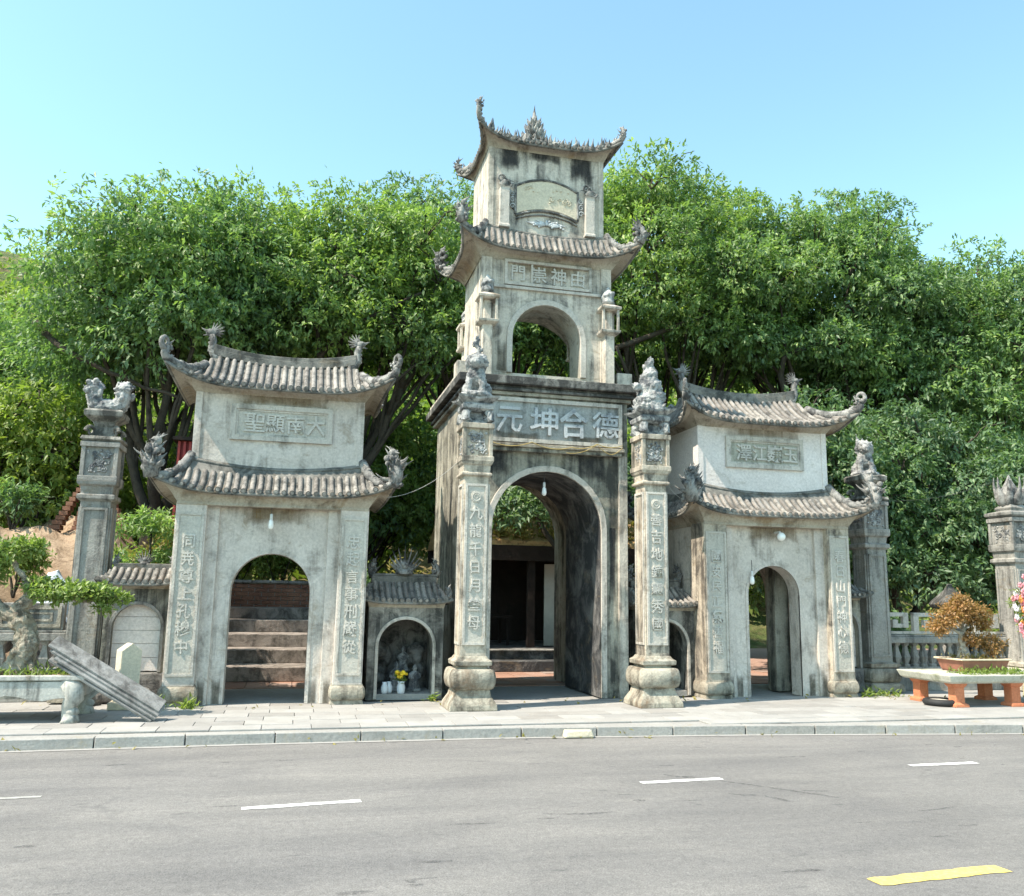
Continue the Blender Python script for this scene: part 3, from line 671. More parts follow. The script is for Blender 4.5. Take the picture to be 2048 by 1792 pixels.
# ================================================================== carvings
def relief(parent, x0, x1, z0, z1, y, n, mat='statue_stone', seed=1, r=.012, name='carving', side=None):
    """low relief of scrolls, stems and buds filling a field"""
    rg = random.Random(seed); m = MB(); w = min(x1 - x0, z1 - z0)
    for i in range(n):
        cx = rg.uniform(x0 + .15 * w, x1 - .15 * w); cz = rg.uniform(z0 + .15 * w, z1 - .15 * w); q = rg.uniform(.10, .2) * w
        m.spiral((cx, y, cz), (1, 0, 0), (0, 0, rg.choice((-1, 1))), q, q * .2, rg.uniform(.7, 1.3), r, rg.uniform(0, 6.3), 5, 9)
        a = rg.uniform(0, 6.3); m.flame((cx, y, cz), (math.cos(a), -.1, math.sin(a)), (math.cos(a + 1), 0, math.sin(a + 1)), q * 1.6, r * 1.1, 5)
        m.ball((rg.uniform(x0, x1), y, rg.uniform(z0, z1)), r * rg.uniform(1.1, 1.9), 6, 4)
    if side is not None: m.v = [(side, p[0], p[2]) if False else (side + (p[1] - y), p[0], p[2]) for p in m.v]
    return m.build(name, mat, parent, True)
def lion(parent, c, s, face=(0, -1), name='guardian_lion', tail=1.0, mat='statue_stone', voxel=.018):
    """seated temple lion: haunches, chest, front legs, maned head, flame tail"""
    f = Vector((face[0], face[1], 0)).normalized(); z = Vector((0, 0, 1)); d = f.cross(z); c = Vector(c)
    P = lambda a, b, h: c + f * (a * s) + d * (b * s) + z * (h * s)
    m = MB(); m.ball(P(0, 0, .05), (.30 * s, .30 * s, .09 * s), 10, 6)
    m.ball(P(-.10, 0, .26), (.19 * s, .19 * s, .20 * s), 10, 7); m.ball(P(.04, 0, .40), (.15 * s, .15 * s, .19 * s), 10, 7)
    for q in (-1, 1):
        m.ball(P(-.10, .15 * q, .17), (.11 * s, .11 * s, .14 * s), 8, 6); m.tube([P(.10, .09 * q, .42), P(.17, .11 * q, .24), P(.17, .11 * q, .06)], [.07 * s, .055 * s, .05 * s], 7); m.ball(P(.21, .11 * q, .06), (.075 * s, .075 * s, .05 * s), 7, 5)
        m.ball(P(.02, .16 * q, .09), (.09 * s, .09 * s, .05 * s), 7, 5)
    h = P(.13, 0, .62); m.ball(h, (.14 * s, .14 * s, .13 * s), 10, 7); m.ball(P(.26, 0, .58), (.085 * s, .085 * s, .07 * s), 8, 6); m.ball(P(.25, 0, .52), (.06 * s, .06 * s, .035 * s), 8, 5)
    for q in (-1, 1):
        m.ball(P(.22, .07 * q, .68), .032 * s, 6, 5); m.flame(P(.08, .12 * q, .70), z + d * q, z - f, .12 * s, .035 * s, 5)
    rg = random.Random(int(s * 1000) + int(abs(c.x) * 17))
    for i in range(16):
        a = 2 * math.pi * i / 16; m.ball(P(.06 + .03 * math.sin(3 * a), .15 * math.cos(a), .60 + .15 * math.sin(a)), .05 * s * rg.uniform(.8, 1.2), 6, 5)
    for i in range(9):
        b = P(-.14 - .02 * i / 9, rg.uniform(-.06, .06), .38 + .06 * i * tail); m.flame(b, z - f * rg.uniform(-.3, .5) + d * rg.uniform(-.7, .7), z + f * .3, s * .30 * rg.uniform(.7, 1.1), .05 * s, 6)
    return carve(m.build(name, mat, parent, True), voxel, .055, .035, 0)
def coil_beast(parent, c, s, name='coiled_guardian', mat='statue_stone', voxel=.018):
    """tall cone of a beast wound round itself, nose down and tail up"""
    c = Vector(c); m = MB(); pts = []; rd = []
    for i in range(46):
        t = i / 45; a = t * 2 * math.pi * 4.1 + .6; r = .17 * (1 - t) ** .8 + .015; pts.append(c + Vector((r * math.cos(a), r * math.sin(a), .10 + .86 * t)) * s); rd.append((.115 * (1 - .62 * t)) * s)
    m.tube(pts, rd, 8); m.lathe(c.x, c.y, [(c.z, .30 * s), (c.z + .08 * s, .27 * s), (c.z + .5 * s, .17 * s), (c.z + .95 * s, .03 * s)], 10)
    rg = random.Random(4)
    for i in range(30):
        t = rg.random() * .75; a = rg.uniform(0, 6.28); r = .29 * (1 - t) ** .8; m.ball(c + Vector((r * math.cos(a), r * math.sin(a), .08 + .8 * t)) * s, s * rg.uniform(.03, .055), 6, 5)
    h = c + Vector((-.26, -.08, .42)) * s; m.ball(h, .075 * s, 7, 5); m.flame(h, (-1, -.2, .2), (-.6, 0, 1), .15 * s, .04 * s, 5)
    for i in range(6): a = i * 1.05; m.flame(c + Vector((.22 * math.cos(a), .22 * math.sin(a), .05)) * s, (math.cos(a), math.sin(a), .5), (math.cos(a), math.sin(a), 1.5), .16 * s, .05 * s, 5)
    return carve(m.build(name, mat, parent, True), voxel, .06, .035, 0)
def lotus_crest(parent, c, s, mat='ornament_stone', n=9, name='lotus_crest', disc=True):
    c = Vector(c); m = MB(); m.lathe(c.x, c.y, [(c.z - .02 * s, .34 * s), (c.z + .10 * s, .30 * s), (c.z + .16 * s, .2 * s)], 10)
    for L, k, r in ((1, 0, .11), (.72, .06, .09)):
        for i in range(n):
            a = math.pi * (.06 + .88 * i / (n - 1)); dx = math.cos(a); dz = math.sin(a)
            m.flame(c + Vector((dx * .12, -k, .10 + .05 * dz)) * s, (dx, -.05, dz + .1), (dx * .5, 0, 1), s * L * (.55 + .32 * dz), r * s * .62, 6, .55)
    if disc: m.tube([c + Vector((0, -.14, .30)) * s, c + Vector((0, -.05, .30)) * s], [.12 * s, .14 * s], 10)
    return m.build(name, mat, parent, True)
def lantern_box(parent, cx, cy, z0, z1, h, mat='column_stone', carving=True, seed=1):
    """panelled box on a pillar: corner posts, rails, sunk panels"""
    core = B(cx - h + .035, cx + h - .035, cy - h + .035, cy + h - .035, z0, z1).build('lantern_box', mat, parent)
    m = MB(); p = .06
    for sx in (-1, 1):
        for sy in (-1, 1): x, y = cx + sx * (h - p / 2), cy + sy * (h - p / 2); m.box(x - p / 2, x + p / 2, y - p / 2, y + p / 2, z0, z1)
    m.build('corner_post', mat, core, bevel=.006)
    for za, zb, e in ((z0 - .03, z0 + .05, .018), (z1 - .05, z1 + .03, .018)): B(cx - h - e, cx + h + e, cy - h - e, cy + h + e, za, zb).build('rail', mat, core, bevel=.008)
    if carving:
        relief(core, cx - h + .09, cx + h - .09, z0 + .09, z1 - .09, cy - h + .028, 20, 'statue_stone', seed, .013)
        relief(core, cy - h + .09, cy + h - .09, z0 + .09, z1 - .09, 0, 9, 'statue_stone', seed + 1, .010, 'carving', cx - h + .03)
    return core
# ================================================================== free-standing front pillars of the tower
def front_pillar(X, Y, label, chars, topper, seed):
    t = thing('gate_pillar', label, 'pillar', (X, Y, 0), 'pair of tall inscribed pillars in front of the main gate')
    m = MB(); m.square(0, 0, [(0, .355), (.07, .35), (.10, .335), (.20, .275), (.31, .25)]); m.build('plinth', 'base_stone', t, bevel=.012)
    m = MB(); cushion(m, 0, 0, .335, .29, .58); m.build('bulb', 'base_stone', t, True).modifiers.new('e', 'EDGE_SPLIT').split_angle = R(50)
    m = MB(); m.square(0, 0, [(.575, .22), (.61, .215), (.63, .275), (.69, .28), (.72, .235), (.76, .21)]); m.build('base_cap', 'base_stone', t, bevel=.008)
    sh = MB().square(0, 0, [(.74, .20), (3.42, .188)]).build('shaft', 'column_stone', t, bevel=.01)
    frame(sh, -.17, .17, .92, 3.30, -.222, -.185, .036, 'trim_stone')
    B(-.132, .132, -.206, -.18, .956, 3.264).build('inscription_panel', 'pilaster_panel', sh)
    for s in (-1, 1):                                            # sunk side panels
        f = MB(); x = s * .20
        for (a0, a1, z0, z1) in ((-.17, .17, .92, .956), (-.17, .17, 3.264, 3.30), (-.17, -.134, .956, 3.264), (.134, .17, .956, 3.264)): f.box(min(x - .012, x + .012), max(x - .012, x + .012), a0, a1, z0, z1)
        f.build('panel_frame', 'trim_stone', sh)
    m = MB(); m.tube([(0, -.220, 3.10), (0, -.19, 3.10)], [.085, .09], 20); m.tube([(.062 * math.cos(i * .3142), -.222, 3.10 + .062 * math.sin(i * .3142)) for i in range(21)], .009, 5); m.spiral((0, -.222, 3.10), (1, 0, 0), (0, 0, 1), .045, .01, 1.4, .010); m.build('medallion', 'pilaster_panel', sh)
    n = len(chars)
    for i, ch in enumerate(chars): letter(ch, sh, 0, -.216, 2.86 - 1.62 * i / (n - 1), .21, 'letter_stone', .95, 1.3)
    m = MB(); m.square(0, 0, [(3.41, .195), (3.43, .235), (3.46, .235), (3.48, .205), (3.58, .21), (3.60, .23), (3.65, .25)]); m.build('necking', 'column_stone', t, bevel=.006)
    lantern_box(t, 0, 0, 3.67, 4.20, .235, 'column_stone', True, seed)
    cap = MB(); cap.square(0, 0, [(4.225, .21), (4.27, .19)]); cap.square(0, 0, [(4.42, .17), (4.46, .24), (4.52, .25), (4.56, .20)])
    cap.box(-.10, .10, -.10, .10, 4.26, 4.43)
    for sx in (-1, 1):
        for sy in (-1, 1):
            cap.tube([(sx * .13, sy * .13, 4.26), (sx * .20, sy * .20, 4.31), (sx * .19, sy * .19, 4.38), (sx * .13, sy * .13, 4.43)], [.06, .075, .07, .05], 7)
    cap.build('pierced_capital', 'statue_stone', t, bevel=.006)
    m = MB(); rs = []
    for z, h, c in ((4.555, .20, .20), (4.60, .27, .31), (4.63, .28, .33), (4.645, .22, .24)):
        r = []
        for k in range(4):
            a = math.pi / 4 + k * math.pi / 2; b = a + math.pi / 4; cz = .03 if c > .3 else 0
            r.append((c * math.copysign(1, math.cos(a)), c * math.copysign(1, math.sin(a)), z + cz)); r.append((h * round(math.cos(b)), h * round(math.sin(b)), z))
        rs.append(r)
    m.rings(rs); m.build('top_slab', 'statue_stone', t)
    if topper == 'lion': lion(t, (0, 0, 4.64), .94, (-.3, -1), tail=1.35)
    else: coil_beast(t, (0, 0, 4.62), .98)
    return t
front_pillar(2.62, 12.88, 'inscribed stone pillar with seated lion, left of the main arch', '九龍千日月叄母', 'lion', 21)
front_pillar(5.53, 12.88, 'inscribed stone pillar with coiled conical beast, right of the main arch', '善吉地鍾靈秀國', 'coil', 31)

# ================================================================== main gate tower
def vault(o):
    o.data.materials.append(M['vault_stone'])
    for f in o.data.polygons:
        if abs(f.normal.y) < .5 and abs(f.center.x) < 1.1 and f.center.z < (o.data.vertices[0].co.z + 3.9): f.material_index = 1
tw = thing('gate_tower', 'tall three-storey main gate tower, mould-stained, with big central arch', 'gate tower', (4.08, 13.85, 0))
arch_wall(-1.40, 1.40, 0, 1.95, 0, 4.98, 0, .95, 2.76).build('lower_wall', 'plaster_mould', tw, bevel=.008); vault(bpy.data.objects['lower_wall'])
arch_wall(-1.38, 1.38, 1.952, 3.25, 0, 4.98, 0, 1.12, 2.80).build('rear_wall', 'plaster_mould', tw)
arch_band(0, .95, .10, 0, 2.76, -.035, .04).build('arch_moulding', 'trim_stone', tw, bevel=.008)
for s in (-1, 1):
    x0, x1 = sorted((s * 1.26, s * 1.415)); B(x0, x1, -.06, .35, 0, 4.97).build('corner_pilaster', 'plaster_cream', tw, bevel=.008)
ent = B(-1.41, 1.41, -.07, .01, 4.04, 4.98).build('entablature', 'plaster_mould', tw)
frame(ent, -1.30, 1.30, 4.17, 4.93, -.125, -.065, .065, 'trim_stone', 'tablet_frame')
B(-1.236, 1.236, -.085, -.06, 4.235, 4.865).build('tablet', 'tablet_blue', ent)
for i, ch in enumerate('元坤合德'): letter(ch, ent, (-.70, -.10, .42, 1.0)[i], -.098, 4.55, .52, 'letter_blue', 1.0, 1.5)
B(-1.34, 1.34, -.15, .0, 4.085, 4.15).build('ledge', 'base_stone', ent, bevel=.012); B(-1.30, 1.30, -.11, .0, 4.02, 4.083).build('ledge', 'plaster_mould', ent, bevel=.008)
cn = MB()
for z0, z1, h in ((4.965, 5.03, 1.47), (5.032, 5.085, 1.52), (5.087, 5.13, 1.49), (5.132, 5.27, 1.60)): B(-h, h, -(h - 1.40) - .05, 3.25 + (h - 1.40), z0, z1).build('cornice', 'cornice_black' if z1 > 5.08 else 'base_stone', tw, bevel=.014)
for s in (-1, 1):
    x = s * 1.44; B(x - .12, x + .12, .45, 3.2, 5.272, 5.36).build('parapet', 'plaster_cream', tw, bevel=.01)
    B(x - .14, x + .14, .10, .42, 5.272, 5.56).build('parapet_block', 'plaster_cream', tw, bevel=.01)
# second storey with see-through window arch
arch_wall(-1.18, 1.18, .752, 1.65, 5.42, 7.47, 0, .98, 6.06, .80).build('middle_rear_wall', 'plaster_cream', tw)
t2 = arch_wall(-1.19, 1.19, .15, .75, 5.42, 7.48, 0, .62, 6.06).build('middle_wall', 'plaster_cream', tw, bevel=.006)
t2.data.materials.append(M['vault_pale'])
for f in t2.data.polygons:
    if abs(f.normal.y) < .5 and abs(f.center.x) < .7 and f.center.z < 6.9: f.material_index = 1
B(-1.19, 1.19, .15, 1.65, 5.26, 5.42).build('window_sill', 'plaster_cream', tw)
arch_band(0, .62, .10, 5.42, 6.06, .105, .17).build('arch_moulding', 'trim_stone', t2, bevel=.008)
for s in (-1, 1):
    x0, x1 = sorted((s * 1.0, s * 1.195)); B(x0, x1, .115, .2, 5.28, 7.47).build('corner_strip', 'plaster_cream', t2, bevel=.006)
B(-1.0, 1.0, .105, .16, 6.93, 6.985).build('string_course', 'trim_stone', t2, bevel=.008)
frame(t2, -.78, .82, 7.0, 7.46, .095, .16, .05, 'trim_stone'); B(-.30, -.265, .11, .16, 7.05, 7.41).build('panel_divider', 'trim_stone', t2)
for i, ch in enumerate('門崇神由'): letter(ch, t2, -.53 + .36 * i + (.02 if i else 0), .145, 7.23, .31, 'letter_stone', 1, 1.6)
for sx in (-1, 1):
    for sy, yy in ((0, .02), (1, 1.78)):
        x = sx * 1.10; p = B(x - .085, x + .085, yy - .085, yy + .085, 5.272, 6.20).build('lantern_post', 'plaster_cream', tw, bevel=.01)
        m = MB(); m.square(x, yy, [(6.18, .09), (6.22, .17), (6.26, .18), (6.27, .15)]); m.square(x, yy, [(6.63, .15), (6.65, .185), (6.69, .19), (6.73, .12), (6.76, .07)])
        for ax in (-1, 1):
            for ay in (-1, 1): m.box(x + ax * .135 - .022, x + ax * .135 + .022, yy + ay * .135 - .022, yy + ay * .135 + .022, 6.26, 6.64)
        m.box(x - .06, x + .06, yy - .06, yy + .06, 6.26, 6.64); m.build('lantern_cage', 'plaster_cream', p, bevel=.006)
        m = MB(); m.lathe(x, yy, [(6.74, .06), (6.80, .12), (6.88, .10), (6.95, .115), (7.02, .06), (7.10, .015)], 9)
        for i in range(10): a = i * .63; m.ball((x + .10 * math.cos(a), yy + .10 * math.sin(a), 6.80 + .012 * i * 1.6), .035, 6, 4)
        carve(m.build('bud', 'statue_stone', p, True), .014, .02, .04)
# second-storey roof
rf, S_, hp = roof(tw, 0, .90, 1.12, .72, 8.02, 1.50, 1.0, 7.60, .29, .10, .055, 1.20, .76, 7.45, .112, .037, .12, .14, 'middle_roof', 5.0)
for k_, h in enumerate(hp):
    hip_ridge(rf, h, .05, .22); o = h[-1] - h[-3]; cloud_finial(rf, h[-1] - Vector((o.x, o.y, 0)) * .12, o, .55, n=11, head=False, seed=40 + k_)
MB().tube([(-1.12 + 2.24 * i / 20, .90 - .72, 7.985 + .10 * abs(-1 + i / 10) ** 2) for i in range(21)], .026, 6).build('flashing', 'roof_mortar', rf, True)
# third storey
t3 = B(-1.08, 1.08, .22, 1.58, 7.72, 9.74).build('upper_wall', 'plaster_cream', tw, bevel=.008)
for s in (-1, 1):
    x0, x1 = sorted((s * .985, s * 1.086)); B(x0, x1, .205, .3, 7.9, 9.6).build('corner_strip', 'plaster_cream', t3, bevel=.006)
    x = s * .80; m = MB(); m.square(x, .20, [(8.06, .10), (8.10, .10), (8.12, .085), (8.80, .085), (8.82, .10)]); m.build('pilaster', 'trim_stone', t3, bevel=.006)
    m = MB(); m.ball((x, .17, 8.90), (.10, .06, .09), 8, 6); m.spiral((x - .07, .14, 8.98), (1, 0, 0), (0, 0, 1), .07, .02, 1.2, .024); m.spiral((x + .07, .14, 8.90), (1, 0, 0), (0, 0, -1), .07, .02, 1.2, .024); m.flame((x, .15, 8.95), (-s, 0, .1), (-s, 0, -.3), .2, .03, 6); m.build('scroll_capital', 'ornament_stone', t3, True)
U = [-.58 + 1.16 * i / 14 for i in range(15)]; at_ = lambda u, z, b: z + b * (1 - (u / .58) ** 2)
pn = MB().prism([(u, at_(u, 8.37, .14)) for u in U] + [(u, at_(u, 8.90, .17)) for u in U[::-1]], .195, .225).build('scroll_panel', 'sandstone', t3)
for z, b, t in ((8.90, .17, .045), (8.335, .14, .04), (8.27, .13, .028)):
    MB().tube([(u, .195, at_(u, z, b)) for u in U], t * .55, 6).build('panel_moulding', 'ornament_stone', pn, True)
for s in (-1, 1):
    MB().tube([(s * .585, .195, 8.36 + .56 * i / 8) for i in range(9)], .022, 6).build('panel_moulding', 'ornament_stone', pn, True)
    m = MB(); cx = s * .62
    m.prism([(s * .605 + s * .11 * math.sin(math.pi * i / 10), 8.42 + .40 * i / 10) for i in range(11)], .19, .225); m.build('half_moon', 'plaster_black', t3)
    m = MB()
    for q in range(3): m.spiral((s * .645, .185, 8.50 + .12 * q), (1, 0, 0), (0, 0, 1), .055, .012, 1.2, .011, q, 5, 10)
    m.build('carving', 'letter_blue', t3, True)
m = MB()
for q in range(9):
    a = math.pi * q / 8; m.flame((.30 * math.cos(a) * .3, .2, 8.20), (math.cos(a), 0, math.sin(a) * .4 + .05), (math.cos(a), 0, .3 - .4 * math.sin(a)), .30 - .1 * math.sin(a), .03, 5)
for q in range(14): m.ball((random.uniform(-.34, .34), .2, 8.20 + random.uniform(-.05, .10)), .022, 6, 4)
m.build('floral_carving', 'letter_blue', t3, True)
relief(pn, .02, .5, 8.58, 8.92, .19, 6, 'sandstone', 9, .011); relief(pn, -.5, -.1, 8.82, 8.98, .19, 5, 'sandstone', 10, .009)
# crowning roof
rf, S_, hp = roof(tw, 0, .90, .80, .03, 10.04, 1.18, .86, 9.68, .21, .05, .055, 1.09, .69, 9.58, .112, .037, .05, .16, 'crown_roof', 5.0)
for k_, h in enumerate(hp):
    hip_ridge(rf, h, .055, .30 if k_ == 0 else .12); o = h[-1] - h[-3]; od = Vector((o.x, o.y, 0)).normalized()
    m = MB()
    for i in range(3, 9):
        for q in range(2): m.flame(h[i] + Vector((0, 0, .03)), (random.uniform(-.6, .6), random.uniform(-.6, .6), 1), Vector((0, 0, 1)) + od * .8, random.uniform(.10, .17), .028, 5)
    m.build('crest', 'ornament_stone', rf, True)
    cloud_finial(rf, h[-1] + Vector((0, 0, .16 if k_ == 0 else .02)), od, .34, n=6, head=False, seed=60 + k_)
m = MB(); m.tube([(-.82 + 1.64 * i / 12, .90, 10.04 + .10 * abs(-1 + i / 6) ** 2) for i in range(13)], .07, 8)
for i in range(26): x = -.8 + 1.6 * i / 25; m.flame((x, .88, 10.13), (random.uniform(-.6, .6), -.3, 1), (random.uniform(-.6, .6), 0, 1), random.uniform(.10, .18), .03, 5)
m.build('ridge', 'ornament_stone', rf, True)
m = MB()
for i in range(48):
    s = -1.05 + 2.1 * i / 47; p = Vector(S_(0, s, random.uniform(.80, .97), .05)); m.flame(p, (random.uniform(-.8, .8), -.3, .8), (random.uniform(-.6, .6), 0, 1), random.uniform(.12, .22), .032, 5); m.ball(p, random.uniform(.03, .055), 6, 4)
m.build('eave_crest', 'ornament_stone', rf, True)
for x0, x1, z0 in ((-1.0, -.40, 8.75), (.30, 1.0, 8.6), (-.6, .5, 9.2)): stain(t3, x0, x1, z0, 9.66, .2165 - .0005 * (x0 < -.9) + .0003 * (x0 > 0), 'stain_black')
stain(t2, -.98, .98, 7.5 - .48, 7.46, .1465, 'stain_brown'); stain(t2, -.95, -.66, 5.45, 6.4, .1465, 'stain_damp')
for x0, x1, z0, z1 in ((-1.24, -.55, 3.2, 4.02), (.35, 1.24, 3.1, 4.02), (1.06, 1.25, .2, 2.8), (-1.25, -1.06, .2, 2.9)): stain(tw, x0, x1, z0, z1, -.004, 'stain_black')
stain(ent, -1.2, .1, 4.24, 4.45, -.0875, 'stain_damp'); stain(ent, .2, 1.2, 4.24, 4.42, -.0875, 'stain_damp')
c = Vector((-.12, .70, 10.10)); m = MB(); m.ball(c, (.16, .12, .13), 9, 6); m.lathe(c.x, c.y, [(c.z - .15, .2), (c.z + .02, .13), (c.z + .45, .05), (c.z + .62, .01)], 8)
for L in range(5):
    for i in range(8):
        a = 2 * math.pi * i / 8 + L * .4; z = c.z + .0 + .085 * L; r = .12 - .018 * L; m.flame((c.x + r * math.cos(a), c.y + r * math.sin(a), z), (math.cos(a), math.sin(a), .5), (math.cos(a) * .2, math.sin(a) * .2, 1), .21 - .014 * L, .062 - .004 * L, 6, .7)
m.flame((c.x, c.y, c.z + .5), (0, 0, 1), (.1, 0, 1), .25, .03, 5); m.build('flame_finial', 'ornament_stone', rf, True)
# ================================================================== little shrines between the gates
def shrine(X, Y, w, label, seed, mat='plaster_black'):
    t = thing('wall_shrine', label, 'shrine', (X, Y, 0), 'low arched shrines between the gates'); hw = w / 2; aw = min(.43, hw - .14)
    arch_wall(-hw, hw, 0, .16, 0, 1.43, 0, aw, .82, .42).build('front_wall', mat, t, bevel=.006)
    for s in (-1, 1): x0, x1 = sorted((s * (hw - .12), s * hw)); B(x0, x1, .162, 1.05, 0, 1.43).build('side_wall', mat, t)
    B(-hw + .12, hw - .12, .95, 1.05, 0, 1.43).build('back_wall', 'rock', t); B(-hw + .12, hw - .12, .16, .95, 1.30, 1.43).build('ceiling', 'rock', t)
    B(-hw + .12, hw - .12, .02, .95, 0, .09).build('sill', 'kerb_stone', t)
    arch_band(0, aw, .05, .02, .82, -.03, .02, .42).build('arch_moulding', 'trim_stone', t, bevel=.006)
    rf, S, hp = roof(t, 0, .50, hw * .86, .03, 1.85, hw + .08, .62, 1.53, .06, .02, .06, hw - .01, .49, 1.40, .098, .036, .1, .03, 'roof', 4, (0, 3) if X < 4 else (0, 3))
    m = MB(); m.box(-hw * .9, hw * .9, .43, .57, 1.82, 1.93); m.box(-hw * .95, hw * .95, .45, .55, 1.932, 1.97); m.build('ridge', 'roof_mortar', rf, bevel=.01)
    lotus_crest(rf, (0, .5, 1.97), .46, 'ornament_stone'); 
    for s in (-1, 1): cloud_finial(rf, (s * hw * .88, .5, 1.94), (s, 0, 0), .36, n=6, seed=seed + s); cloud_finial(rf, (s * (hw + .05), -.12, 1.60), (s, -1, 0), .26, n=4, head=False, seed=seed + 4 + s)
    # rockwork grotto at the back
    m = MB(); rg = random.Random(seed)
    for i in range(16): m.ball((rg.uniform(-hw + .2, hw - .2), rg.uniform(.6, .95), rg.uniform(.1, .75)), (rg.uniform(.08, .17), rg.uniform(.08, .15), rg.uniform(.08, .2)), 7, 5)
    carve(m.build('grotto', 'rock', t, True), .03, .06, .12)
    return t
shrine(1.80, 13.98, 1.20, 'dark mouldy arched shrine with yellow flowers, between left gate and tower', 70)
shrine(6.26, 13.98, 1.04, 'dark arched shrine half hidden behind the right pillar, beside right gate', 80)
def statuette(X, Y, z, h, label, robe='statue_stone'):
    t = thing('statuette', label, 'statue', (X, Y, z), 'small grey figures inside the left shrine'); m = MB()
    m.lathe(0, 0, [(0, .30 * h), (.08 * h, .30 * h), (.1 * h, .22 * h), (.45 * h, .18 * h), (.62 * h, .2 * h), (.72 * h, .15 * h), (.76 * h, .06 * h)], 10); m.ball((0, -.01, .86 * h), (.095 * h, .10 * h, .12 * h), 9, 7)
    m.ball((0, 0, .97 * h), .05 * h, 7, 5)
    for s in (-1, 1): m.tube([(s * .17 * h, 0, .66 * h), (s * .21 * h, -.05 * h, .5 * h), (s * .05 * h, -.17 * h, .46 * h)], [.06 * h, .055 * h, .04 * h], 6)
    m.ball((0, -.10 * h, .86 * h), (.018 * h, .02 * h, .025 * h), 5, 4)
    carve(m.build('figure', robe, t, True), .012, .008, .03); return t
statuette(1.72, 14.45, .09, .46, 'grey robed statuette on the left in the shrine with yellow flowers')
statuette(2.02, 14.42, .09, .42, 'grey robed statuette on the right in the shrine with yellow flowers')
statuette(1.86, 14.72, .38, .40, 'grey robed statuette raised at the back of the shrine with yellow flowers')
# flower vase and two porcelain jars on the shrine sill
v = thing('flower_vase', 'glass-white vase of yellow flowers on the left shrine sill', 'vase', (1.76, 14.06, .09))
MB().lathe(0, 0, [(0, .055), (.02, .06), (.10, .07), (.16, .05), (.19, .06)], 12).build('vase', 'porcelain', v, True)
m = MB()
for i in range(16):
    a = random.uniform(0, 6.28); r = random.uniform(.02, .12); m.ball((r * math.cos(a), r * math.sin(a) * .8, .24 + random.uniform(0, .10)), (.035, .035, .026), 7, 4)
m.build('blossom', 'petal_yellow', v, True)
cc = [(random.uniform(-.06, .06), random.uniform(-.05, .05), random.uniform(.17, .27)) for _ in range(12)]; leaf_mesh('leaves', cc, [(a[0] * 8, a[1] * 8, .6) for a in cc], 4, .10, 'leaf_fresh', v, .6, .2, .4, .02)
for xx in (1.50, 1.58):
    j = MB().lathe(0, 0, [(0, .04), (.03, .055), (.10, .06), (.15, .035), (.18, .04)], 12).build('incense_jar', 'porcelain', None, True, loc=(xx, 14.06 + (xx - 1.5), .09))
    tag(j, 'small blue-white porcelain jar, %s of two left of the yellow flowers' % ('outer' if xx < 1.55 else 'inner'), 'jar', 'porcelain jars on the shrine sill')

# ================================================================== blind niche walls, outer pillars, balustrades
def niche_wall(X, Y, w, label, seed):
    t = thing('niche_wall', label, 'wall', (X, Y, 0)); hw = w / 2; aw = min(.34, hw - .07)
    arch_wall(-hw, hw, 0, .14, .42, 1.68, 0, aw, 1.08, .34).build('front_wall', 'plaster_mould', t); B(-hw, hw, .142, .5, 0, 1.68).build('core', 'old_stone', t); B(-hw, hw, -.03, .14, 0, .42).build('footing', 'rock', t, bevel=.02)
    z = .44
    for i in range(5):                                           # courses of pale blocks closing the niche
        B(-hw + .02, hw - .02, .10, .15, z, z + .195).build('block', 'plaster_pale', t, bevel=.006); z += .20
    arch_band(0, aw, .05, .43, 1.08, -.03, .02, .34).build('arch_moulding', 'old_stone', t, bevel=.006)
    rf, S, hp = roof(t, 0, .25, hw * .9, .03, 1.97, hw + .08, .48, 1.75, .08, .02, .06, hw - .01, .24, 1.64, .10, .036, .1, .03, 'roof', 4)
    MB().box(-hw * .9, hw * .9, .18, .32, 1.93, 2.04).build('ridge', 'roof_mortar', rf, bevel=.012)
    for s in (-1, 1): cloud_finial(rf, (s * (hw * .85), .25, 2.0), (s, 0, 0), .25, n=5, head=False, seed=seed + s)
    lotus_crest(rf, (0, .25, 2.03), .24)
niche_wall(-2.22, 14.15, .94, 'low tiled wall with pale blocked niche, behind the leaning boards', 90)
niche_wall(10.0, 14.25, .56, 'narrow tiled wall with pale blocked niche, right of right gate', 95)

